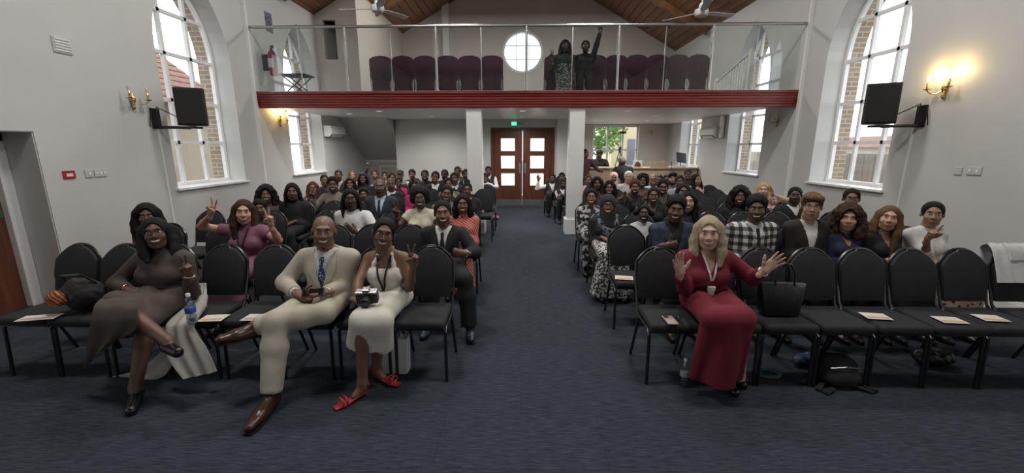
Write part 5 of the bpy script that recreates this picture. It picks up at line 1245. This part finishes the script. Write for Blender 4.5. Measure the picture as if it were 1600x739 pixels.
q = at_y(1018,206,YB); sconce((q[0], YB, q[2]), (0,-1), False, 'unlit brass candle sconce on the back wall above the desk')
def aircon(sg, y, z, label):
    X = WL if sg < 0 else WR; r = empty('air_conditioner', (X, y, z)); tag(r, label, 'air conditioner'); i = -sg
    pr = [(0,-.14),(.14,-.14),(.22,-.07),(.225,.08),(.19,.14),(0,.14)]
    MB().ext(pr, lambda u, v, d: (i*u, d, v), -.43, .43).build('casing', mat('ac_white', (.76,.75,.72), .35), r, bevel=.015)
    MB().ext([(.10,-.145),(.15,-.145),(.222,-.075),(.20,-.06)], lambda u, v, d: (i*u, d, v), -.38, .38).build('air_outlet', m_bs, r)
    for k in (-.2, .1): MB().ext([(.13,-.15),(.14,-.15),(.225,-.09),(.218,-.085)], lambda u, v, d: (i*(u+.004), d, v), k-.15, k+.2).build('louvre', mat('ac_white', (.76,.75,.72), .35), r)
aircon(-1, 11.45, 2.16, 'white split air conditioner on the wall next to the stairs')
aircon(1, 11.75, 2.14, 'white split air conditioner between the two side windows')
MB().b2(WR-.10, WR-.02, 11.15, 11.27, 2.0, GZ0).build('pipe_trunking', m_trim, bpy.data.objects['air_conditioner.001']) .matrix_parent_inverse = Matrix.Translation(bpy.data.objects['air_conditioner.001'].location).inverted()
def plate(name, X, px, py, w, h, label, cat, m=m_trim, buttons=0, cut=None):
    q = at_x(px, py, X); i = 1 if X < 0 else -1; r = empty(name, (X, q[1], q[2])); tag(r, label, cat)
    MB().b2(0, i*.014, -w/2, w/2, -h/2, h/2).build('plate', m, r, bevel=.003)
    for k in range(buttons): yy = -w/2+w*(k+.5)/buttons; MB().b2(i*.014, i*.02, yy-.012, yy+.012, -.018, .018).build('rocker', m_trim, r, bevel=.002)
    return r, i
r, i = plate('fire_alarm_point', WL, 107, 273, .13, .09, 'red fire alarm call point on the left wall', 'fire alarm', mat('alarm_red', (.42,.02,.025), .4))
MB().b2(i*.014, i*.018, -.035, .035, -.02, .015).build('break_glass', mat('alarm_white', (.75,.72,.7), .4), r)
plate('light_switch', WL, 138, 271, .09, .09, 'small white single light switch beside the red alarm', 'switch', mat('switch_grey', (.55,.55,.54), .4), 1)
plate('light_switch', WL, 156, 270, .15, .09, 'wide white triple light switch beyond the small switch', 'switch', mat('switch_grey', (.55,.55,.54), .4), 3)
r, i = plate('air_vent', WL, 96, 71, .2, .17, 'small square white air vent high on the left wall', 'vent', mat('switch_grey', (.55,.55,.54), .4))
for k in range(5): MB().b2(i*.014, i*.022, -.085, .085, -.065+k*.03, -.052+k*.03).build('slat', m_trim, r)
plate('wall_socket', WR, 1498, 267, .09, .09, 'small grey wall plate beside the wide grey socket', 'socket', mat('switch_grey', (.55,.55,.54), .4))
plate('wall_socket', WR, 1523, 267, .16, .09, 'wide grey double socket plate on the right wall', 'socket', mat('switch_grey', (.55,.55,.54), .4), 2)
# cable conduits running down beside the windows
for X, px, a, b_z in ((WL, 246, .17, 2.05), (WR, 1428, .17, 2.0)):
    q = at_x(px, 210, X); i = 1 if X < 0 else -1
    o = MB().b2(X, X+i*.02, q[1]-.0, q[1]+.025, a, b_z).build('cable_conduit', m_trim); tag(o, 'white cable conduit below the loudspeaker, %s wall' % ('fire-alarm' if X < 0 else 'sconce'), 'conduit')
# exit sign
es = tag(empty('exit_sign', (-.11, DY-.0, 2.42)), 'small green illuminated exit sign above the double doors', 'sign')
MB().b2(-.22,.22,-.05,0,-.06,.06).build('case', m_trim, es, bevel=.004); MB().b2(-.20,.20,-.055,-.05,-.05,.05).build('face', mat('sign_grey', (.35,.38,.36), .4), es)
MB().b2(-.2,-.06,-.06,-.055,-.045,.045).build('running_man_panel', emat('exit_green', (.05,.75,.3), 2.2), es)
# gallery: fire extinguisher on a stand, notice, chairs
q = at_x(420,95,-4.95)
fe = tag(empty('fire_extinguisher', (-4.98, 8.72, GZ1+.36)), 'red fire extinguisher hanging on the gallery wall behind the glass', 'fire extinguisher')
MB().lathe([(.0,.0),(.07,.005),(.075,.03),(.075,.40),(.06,.45),(.03,.48),(.025,.52)], 16).build('cylinder', mat('extinguisher_red', (.30,.02,.025), .35), fe, True)
MB().b2(-.01,.05,-.02,.02,.52,.57).build('valve', m_blk, fe); MB().tube([(0,-.03,.53),(.07,-.06,.45),(.08,-.03,.25)], .012, 6).build('hose', m_blk, fe, True)
MB().b2(-.05,.05,-.079,-.074,.15,.32).build('label_panel', mat('alarm_white', (.75,.72,.7), .4), fe); MB().b2(-.19,-.07,-.03,.03,.1,.4).build('wall_bracket', m_blk, fe)
no = MB().b2(WL, WL+.01, 8.95, 9.18, 4.05, 4.42).build('wall_notice', mat('notice', (.12,.12,.2), .6, noise=.9, nscale=20)); tag(no, 'dark printed safety notice on the gallery wall above the extinguisher', 'notice')
sb = tag(empty('side_table', (-4.6, 8.8, GZ1)), 'small dark folding table behind the gallery glass', 'table')
MB().b2(-.22,.3,-.2,.2,.36,.39).build('tabletop', m_bs, sb)
for s in (-1, 1): MB().tube([(-.18,s*.16,.36),(.26,s*.16,0)], .014, 6).build('leg', m_blk, sb); MB().tube([(.26,s*.14,.36),(-.18,s*.14,0)], .014, 6).build('leg', m_blk, sb)
m_pur = mat('aubergine_fabric', (.045,.012,.030), .8, noise=.2, nscale=40, bump=.2, bscale=200)
def gal_chair():
    r = empty('gallery_chair'); o = []
    for t in np.linspace(0, PI, 13): o.append((.226*math.cos(t), .62+.095*math.sin(t)**.8))
    pts = [(-.226,.06),(.226,.06)]+o
    MB().ext(pts, lambda u, v, d: (u, d+.05*(v-.3)-.0, v), .16, .21).build('backrest', m_pur, r, True, .014, 2)
    MB().b2(-.21,.21,-.24,.17,.36,.44).build('seat', m_pur, r, True, .02, 2)
    for s in (-1, 1):
        MB().tube([(s*.205,-.2,0),(s*.205,-.2,.40),(s*.205,.17,.40)], .011, 6).build('leg', m_steel, r, True); MB().tube([(s*.205,.24,0),(s*.205,.2,.3),(s*.205,.215,.62)], .011, 6).build('leg', m_steel, r, True)
        b = MB(); b.b2(s*.185-.006, s*.185+.006, .225, .24, .12, .26); b.b2(s*.185-.02, s*.205, .225, .24, .185, .20); b.build('link_bracket', m_steel, r)
    return r
gp = gal_chair(); k = 0; ORD2 = ['first','second','third','fourth','fifth','sixth','seventh','eighth']
for px in list(np.linspace(597,769,6)) + list(np.linspace(866,1088,8)):
    o = gp if k == 0 else copy_tree(gp); k += 1
    q = at_y(px, 100, 9.2); o.location = (q[0], 9.3, GZ1+.012); o.scale = (((769-597)/5 if px < 800 else (1088-866)/7)*9.2/FPX/1.032/.462, 1, 1.10); o.rotation_euler = (0, 0, PI)
    tag(o, '%s aubergine gallery chair from the round window, %s side' % ((ORD2[6-k], 'extinguisher') if px < 800 else (ORD2[k-7], 'balustrade')), 'chair', 'gallery chairs')
# white stair balusters by the gallery window
ba = tag(empty('stair_balustrade', (0,0,0)), 'white balustrade with sloping handrail before the gallery window', 'balustrade')
for i in range(12):
    y = 9.2+i*.12; z1 = 3.62-.0*i-.03*i; MB().b2(4.62,4.65,y-.014,y+.014,GZ1,z1).build('baluster', m_trim, ba)
MB().tube([(4.635,9.12,3.65),(4.635,10.62,3.26)], .028, 8).build('handrail', m_trim, ba, True)
for y, z in ((9.12,3.7),(10.62,3.35)): MB().b2(4.6,4.67,y-.035,y+.035,GZ1,z).build('newel_post', m_trim, ba)
# ceiling fans
m_fan = mat('fan_white', (.6,.6,.6), .4)
for (px, py, rz, lab) in ((1096,20,.3,'white ceiling fan on a rod in front of the bare gable corner'),(590,14,1.0,'white ceiling fan on a rod near the stair box')):
    q = at_y(px, py, 8.0); r = empty('ceiling_fan', tuple(q)); tag(r, lab, 'ceiling fan')
    MB().tube([(0,0,.05),(0,0,roofz(q[0])-q[2])], .014, 8).build('rod', m_fan, r, True)
    MB().lathe([(.03,.16),(.05,.12),(.05,.07),(.11,.05),(.12,0),(.10,-.05),(.03,-.07)], 16).build('motor', m_fan, r, True)
    for k in range(3):
        R = Matrix.Rotation(rz+k*2*PI/3, 3, 'Z'); b = MB()
        b.add([R @ V3(c) for c in ((.11,-.03,.0),(.2,-.055,.012),(.66,-.065,.014),(.68,.06,-.012),(.2,.055,-.010),(.11,.03,0))]+[R @ (V3(c)+V3((0,0,.006))) for c in ((.11,-.03,.0),(.2,-.055,.012),(.66,-.065,.014),(.68,.06,-.012),(.2,.055,-.010),(.11,.03,0))],
              [(0,1,2,3,4,5),(11,10,9,8,7,6)]+[(a,(a+1)%6,(a+1)%6+6,a+6) for a in range(6)]); b.build('blade', m_fan, r)
# ============================================================ technical desk
m_ply = mat('desk_beech', (.48,.36,.25), .5, noise=.12, nscale=5, stretch=(.3,3,3))
dk = tag(empty('control_desk', (0, 12.5, 0)), 'long beech sound and video desk in front of the back window', 'desk')
for a, b in ((1.5,2.6),(2.61,3.85),(3.86,5.15)): MB().b2(a, b, 0, .03, .02, 1.13).build('front_panel', m_ply, dk, bevel=.003)
MB().b2(1.48, 5.17, -.06, .62, 1.13, 1.165).build('desk_top', m_ply, dk, bevel=.004)
for a in (1.5, 5.1): MB().b2(a, a+.04, .03, .6, 0, 1.13).build('end_panel', m_ply, dk)
DZT = 1.165
lp = tag(empty('laptop', (2.02, 12.75, DZT+.002)), 'open black laptop on the desk before the man in polo shirt', 'laptop'); MB().b2(-.17,.17,-.12,.12,0,.015).build('keyboard_base', m_bs, lp); MB().box((0,-.145,.092),(.32,.012,.17),Euler((.25,0,0)).to_matrix()).build('lid', m_bs, lp)
mo = tag(empty('video_monitor', (4.75, 12.75, DZT)), 'tilted monitor on the desk beside the side window', 'monitor'); MB().box((0,0,.28),(.36,.03,.30),Euler((-.3,.12,.4)).to_matrix()).build('screen', m_bs, mo, bevel=.006); MB().tube([(0,.05,0),(0,.05,.2)], .015, 8).build('stand', m_blk, mo); MB().lathe([(.1,0),(.1,.012)], 16, Matrix.Translation((0,.05,0))).build('foot', m_blk, mo)
bx = tag(empty('paper_stack', (4.62, 12.62, DZT)), 'stack of white papers with red slip under the monitor', 'papers'); MB().b2(-.25,.2,-.08,.02,0,.05).build('sheets', m_trim, bx); MB().b2(.05,.18,-.08,.0,.05,.056).build('red_slip', mat('red_paper', (.5,.05,.05), .6), bx)
ph = tag(empty('photo_frame', (3.42, 12.6, DZT)), 'small arched picture in white frame on the desk', 'picture'); MB().b2(-.13,.13,-.012,.012,0,.2).build('frame', m_trim, ph, bevel=.004); MB().ext([(-.09,.02),(.09,.02),(.09,.09),(.05,.15),(0,.17),(-.05,.15),(-.09,.09)], lambda u,v,d:(u,d,v), -.016,-.012).build('picture', mat('dark_print', (.12,.05,.04), .6, noise=.6, nscale=20), ph)
for i in range(6):
    o = tag(empty('wooden_box', (3.82+i*.085, 12.58, DZT)), '%s small tan wooden box from the arched picture on the desk' % ORD2[i], 'box', 'tan boxes on the desk'); MB().b2(-.036,.036,-.03,.03,0,.15+.01*(i%3)).build('body', m_ply, o, bevel=.003); MB().b2(-.038,.038,-.032,.032,.15+.01*(i%3),.165+.01*(i%3)).build('lid', m_brass if i == 2 else m_ply, o)
tp = tag(empty('camera_tripod', (3.05, 13.35, 0)), 'tall tripod with small camera standing behind the desk', 'tripod')
for k in range(3): a = k*2*PI/3+.4; MB().tube([(0,0,1.72),(.42*math.cos(a),.42*math.sin(a),0)], .014, 6).build('leg', m_blk, tp)
MB().tube([(0,0,1.6),(0,0,2.14)], .012, 8).build('column', m_blk, tp); MB().lathe([(.04,1.66),(.05,1.72),(.03,1.78)], 10).build('spider', m_blk, tp)
MB().b2(-.03,.16,-.05,.05,2.16,2.23).build('camera_body', m_bs, tp, bevel=.005)
cb_ = tag(empty('cable_stand', (4.33, 12.35, 0)), 'thin black floor stand leaning at the desk front', 'stand'); MB().tube([(0,0,.01),(0,0,1.35)], .008, 6).build('pole', m_blk, cb_); MB().lathe([(.12,0),(.11,.015),(.01,.025)], 14).build('base', m_blk, cb_, True)
# ============================================================ things on and under the chairs
SEAT = .506
m_paper = mat('paper', (.70,.64,.54), .7, noise=.05, nscale=12); m_paperw = mat('paper_white', (.72,.72,.71), .7)
def sheet(px, py, rz, label, m=m_paper, w=.17, h=.125):
    q = at_z(px, py, SEAT); o = empty('paper_sheet', (q[0], q[1], SEAT)); o.rotation_euler = (0,0,rz); tag(o, label, 'paper')
    MB().b2(-w/2,w/2,-h/2,h/2,0,.002).build('sheet', m, o); MB().b2(-w/2+.015,w/2-.015,-h/2+.015,-h/2+.05,.002,.0024).build('print_block', mat('print_tan', (.5,.36,.25), .7), o)
sheet(62,496,.25,'white sheet on the chair nearest the mahogany doorway',m_paperw,.24,.11); sheet(334,497,.1,'cream leaflet beside the water bottle on the chair'); sheet(400,496,.0,'cream leaflet on the chair beside the cream-suited man')
sheet(975,434,-.2,'cream leaflet on the aisle chair of the second row'); sheet(1368,494,-.15,'cream leaflet two chairs past the black handbag'); sheet(1484,500,-.1,'cream leaflet three chairs past the black handbag'); sheet(1548,497,-.1,'cream leaflet next to the chair with the white jacket')
q = at_z(1047,501,SEAT); o = tag(empty('mobile_phone', (q[0],q[1],SEAT)), 'pale mobile phone on the aisle chair beside the woman in red', 'phone'); MB().b2(-.038,.038,-.075,.075,0,.009).build('case', mat('phone_beige', (.45,.4,.34), .35), o, bevel=.003); MB().b2(-.03,.0,.03,.065,.009,.011).build('lens_plate', m_bs, o)
q = at_z(1061,500,SEAT); o = tag(empty('ball_pen', (q[0],q[1],SEAT)), 'slim dark pen beside the phone on the aisle chair', 'pen'); MB().tube([(0,-.06,.006),(0,.06,.006)], .005, 6).build('barrel', m_bs, o); MB().tube([(.006,.02,.009),(.006,.06,.009)], .002, 5).build('clip', m_steel, o)
m_pet = glassmat('clear_plastic', (.86,.9,.9), .14, .08)
def bottle(loc, label, lab):
    o = tag(empty('water_bottle', loc), label, 'bottle')
    MB().lathe([(.0,.002),(.030,.0),(.033,.01),(.033,.06),(.029,.07),(.033,.08),(.033,.13),(.029,.14),(.033,.15),(.024,.185),(.013,.20),(.013,.21)], 16).build('body', m_pet, o, True)
    MB().lathe([(.0335,.085),(.0338,.086),(.0338,.125),(.0335,.126)], 16).build('label_band', lab, o, True)
    MB().lathe([(.015,.205),(.015,.225),(.013,.228)], 12).build('cap', mat('cap_white', (.7,.72,.75), .4), o, True)
    MB().lathe([(.0,.004),(.030,.006),(.0312,.06),(.0275,.07),(.0312,.08),(.0312,.10)], 14).build('water', glassmat('water', (.80,.86,.88), .10, .02), o, True)
q = at_z(1068,603,0); bottle((q[0],q[1],0), 'clear water bottle standing on the carpet beside the woman in red', mat('clear_label', (.3,.34,.36), .3))
q = at_z(301,505,SEAT); bottle((q[0],q[1],SEAT), 'clear water bottle with blue label standing on the chair', mat('blue_label', (.05,.10,.42), .4))
m_leather = mat('black_leather', (.014,.014,.015), .28, bump=.15, bscale=50)
q = at_z(1212,492,SEAT); hb_ = tag(empty('leather_handbag', (1.975, 3.06, SEAT)), 'black leather tote handbag standing on a front-row chair', 'handbag')
MB().ext([(-.13,0),(.13,0),(.17,.25),(-.17,.25)], lambda u,v,d: (u, d*(1-.5*v/.25), v), -.06, .06).build('bag_body', m_leather, hb_, True, .012, 2)
for s in (-1, 1): MB().tube([(-.07,s*.03,.23),(-.065,s*.03,.33),(-.02,s*.03,.40),(.03,s*.03,.40),(.07,s*.03,.33),(.075,s*.03,.23)], .007, 6).build('strap', m_leather, hb_, True)
bpk = tag(empty('black_backpack', (2.385, 2.93, 0)), 'black backpack lying on the carpet below the empty front-row chair', 'bag')
S = SDF(); S.ell((0,.02,.115), (.165,.10,.115), .03, nz=(.005,40)); S.ell((.01,-.06,.075), (.13,.06,.07), .03, nz=(.004,50)); link('bag_body', np_mesh('bag', *S.mesh(.010)), bpk, cloth((.012,.012,.013)))
MB().tube([(-.12,-.05,.03),(-.20,-.12,.015),(-.17,-.17,.015),(-.08,-.11,.02)], .014, 6, flat=(1.4,.5)).build('strap', cloth((.012,.012,.013)), bpk, True); MB().tube([(.09,-.08,.03),(.17,-.14,.015),(.22,-.13,.015),(.15,-.09,.03)], .014, 6, flat=(1.4,.5)).build('strap', cloth((.012,.012,.013)), bpk, True)
MB().tube([(-.10,-.075,.16),(0,-.095,.18),(.12,-.075,.16)], .005, 6).build('zip', m_steel, bpk)
sc_ = tag(empty('dark_shoulder_bag', (-3.425, 2.98, SEAT)), 'dark patterned shoulder bag with orange scarf on a front-row chair', 'bag')
S = SDF(); S.ell((0,.02,.13), (.15,.11,.13), .03, nz=(.010,35)); link('bag_body', np_mesh('bag', *S.mesh(.010)), sc_, cloth((.025,.020,.022)))
S = SDF(); S.ell((-.09,-.08,.13), (.085,.05,.06), .02, nz=(.008,60)); link('orange_scarf', np_mesh('scarf', *S.mesh(.008)), sc_, patmat('orange_print','zigzag',(.10,.03,.02),(.55,.17,.04),16))
MB().tube([(-.1,.02,.22),(-.06,-.05,.30),(.08,-.04,.31),(.12,.03,.22)], .009, 6).build('strap', m_leather, sc_, True)
# light grey coat slipping off the chair beside the woman in brown
ct = tag(empty('grey_coat', (-2.52, 2.95, 0)), 'pale grey coat hanging from chair seat down to the carpet', 'coat')
P_ = lambda x, y, Y: V3(tuple(at_y(x, y, Y) - np.array([-2.52, 2.95, 0])))
cloth_sheet([(P_(310,442,3.27),P_(322,442,3.27)),(P_(298,470,3.10),P_(321,468,3.10)),(P_(264,502,2.83),P_(308,498,2.83)),(P_(260,518,2.76),P_(302,513,2.76)),(P_(264,558,2.70),P_(322,548,2.70)),(P_(288,592,2.66),P_(337,581,2.68))], amp=.012, waves=2.6).build('cloth_folds', cloth((.40,.39,.36)), ct, True)
cloth_sheet([(P_(262,540,2.84),P_(280,545,2.84)),(P_(220,575,2.86),P_(255,588,2.84)),(P_(176,588,2.88),P_(205,599,2.86))], amp=.006, waves=1.5).build('trailing_hem', cloth((.40,.39,.36)), ct, True)
S = SDF(); S.chain([P_(318,466,3.09), P_(313,480,2.97), P_(303,497,2.83)], [.032,.034,.03], .02, nz=(.006,60)); link('collar', np_mesh('collar', *S.mesh(.009)), ct, cloth((.33,.32,.30)))
# white bag behind the woman in white
wb_ = tag(empty('white_paper_bag', (-1.02, 3.02, 0)), 'white paper carrier bag on the carpet under the white-dress woman', 'bag')
MB().ext([(-.12,0),(.12,0),(.13,.30),(-.13,.30)], lambda u,v,d: (u, d, v), -.05, .05).build('bag_body', m_paperw, wb_, bevel=.004)
MB().tube([(-.06,0,.29),(-.05,0,.38),(.05,0,.38),(.06,0,.29)], .004, 6).build('handle', m_bs, wb_)
# white jacket over the last chair
wj = tag(empty('white_jacket', (4.003, 3.38, 0)), 'white jacket hung over the back of the last front-row chair', 'jacket')
by = lambda z: back_y(z)-.30                                     # chair back seen from the jacket's own origin
fr = [(-.18,z) for z in (.70,.78,.86)]
path = [(by(.70)-.062,.70),(by(.78)-.056,.78),(by(.87)-.052,.87),(by(.94)-.045,.945),(by(.95)+.0,.985),(by(.94)+.055,.945),(by(.85)+.060,.85),(by(.72)+.066,.72),(by(.60)+.070,.60)]
cloth_sheet([((-.20,y,z),(.20,y,z)) for y, z in path], nu=26, nv=40, amp=.007, waves=4.5).build('jacket_body', cloth((.66,.66,.66)), wj, True)
cloth_sheet([((-.09,y-.012,z+.004),(.09,y-.012,z+.004)) for y, z in path[2:6]], nu=14, nv=14, amp=.002, waves=2).build('collar', cloth((.6,.6,.6)), wj, True)
# cable coil and blue sack under the handbag chair
cc = tag(empty('cable_coil', (1.95, 3.03, 0)), 'coil of green and blue cable on the carpet under the handbag chair', 'cable')
for k, c in enumerate(((.10,.22,.06),(.03,.10,.28))): MB().tube([(.085*math.cos(t)*(1-.04*k)+.01*k, .065*math.sin(t), .012+.012*k+.004*math.sin(3*t)) for t in np.linspace(0,6*PI,50)], .006, 5).build('loop', mat('cable_%d' % k, c, .5), cc, True)
bs = tag(empty('blue_sack', (2.36, 3.19, 0)), 'crumpled dark blue plastic sack on the carpet behind the cable coil', 'bag'); S = SDF(); S.ell((0,.0,.05), (.13,.07,.05), .02, nz=(.012,50)); S.plane((0,0,-1), -.003); link('sack_body', np_mesh('sack', *S.mesh(.011)), bs, mat('blue_plastic', (.03,.06,.14), .35)); S = SDF(); S.chain([(.06,-.02,.07),(.10,-.04,.11),(.12,-.05,.10)], [.03,.014,.022], .01, nz=(.006,60)); link('tied_neck', np_mesh('neck', *S.mesh(.009)), bs, mat('blue_plastic', (.03,.06,.14), .35))
sb2 = tag(empty('black_shoulder_bag', (3.39, 3.22, 0)), 'shiny black bag on the carpet below the leaflet chairs', 'bag'); S = SDF(); S.ell((0,0,.07), (.165,.085,.07), .02, nz=(.010,45)); S.plane((0,0,-1), -.003); link('bag_body', np_mesh('bag', *S.mesh(.011)), sb2, m_leather); MB().tube([(-.13,0,.09),(-.08,-.05,.15),(.08,-.05,.15),(.13,0,.09)], .009, 6).build('strap', m_leather, sb2, True)
# hand-held things
def held(name, px, py, Y, label, cat): return tag(empty(name, tuple(at_y(px, py, Y))), label, cat)
o = held('mobile_phone', 489, 457, 2.80, 'black mobile phone in the hands of the cream-suited man', 'phone'); o.rotation_euler = (.5,0,.3); MB().b2(-.075,.075,-.036,.036,-.004,.004).build('case', m_bs, o, bevel=.003); MB().b2(-.07,.07,-.032,.032,.004,.005).build('screen', mat('dark_glass', (.01,.01,.012), .08), o)
o = held('stills_camera', 574, 463, 2.78, 'black and silver camera held by the woman in white', 'camera'); o.rotation_euler = (.25,0,.1)
MB().b2(-.075,.075,-.03,.03,-.045,.035).build('camera_body', m_bs, o, bevel=.008); MB().b2(-.074,.074,-.028,.028,.035,.05).build('top_plate', m_steel, o, bevel=.004); MB().b2(-.025,.025,-.03,.02,.05,.072).build('viewfinder_hump', m_steel, o, bevel=.006)
MB().tube([(0,-.03,-.008),(0,-.085,-.008)], .034, 18).build('lens', m_bs, o, True); MB().tube([(0,-.085,-.008),(0,-.088,-.008)], .027, 18).build('lens_glass', mat('lens_glass', (.01,.012,.02), .05), o)
o = held('pink_pouch', 772, 347, 10.1, 'small pink pouch on the carpet at the aisle end', 'bag'); o.location.z = 0; S = SDF(); S.ell((0,0,.06), (.13,.08,.06), .02, nz=(.006,50)); link('pouch_body', np_mesh('pouch', *S.mesh(.012)), o, cloth((.55,.16,.26))); MB().tube([(-.1,-.03,.11),(.1,-.03,.11)], .006, 5).build('zip', m_steel, o)
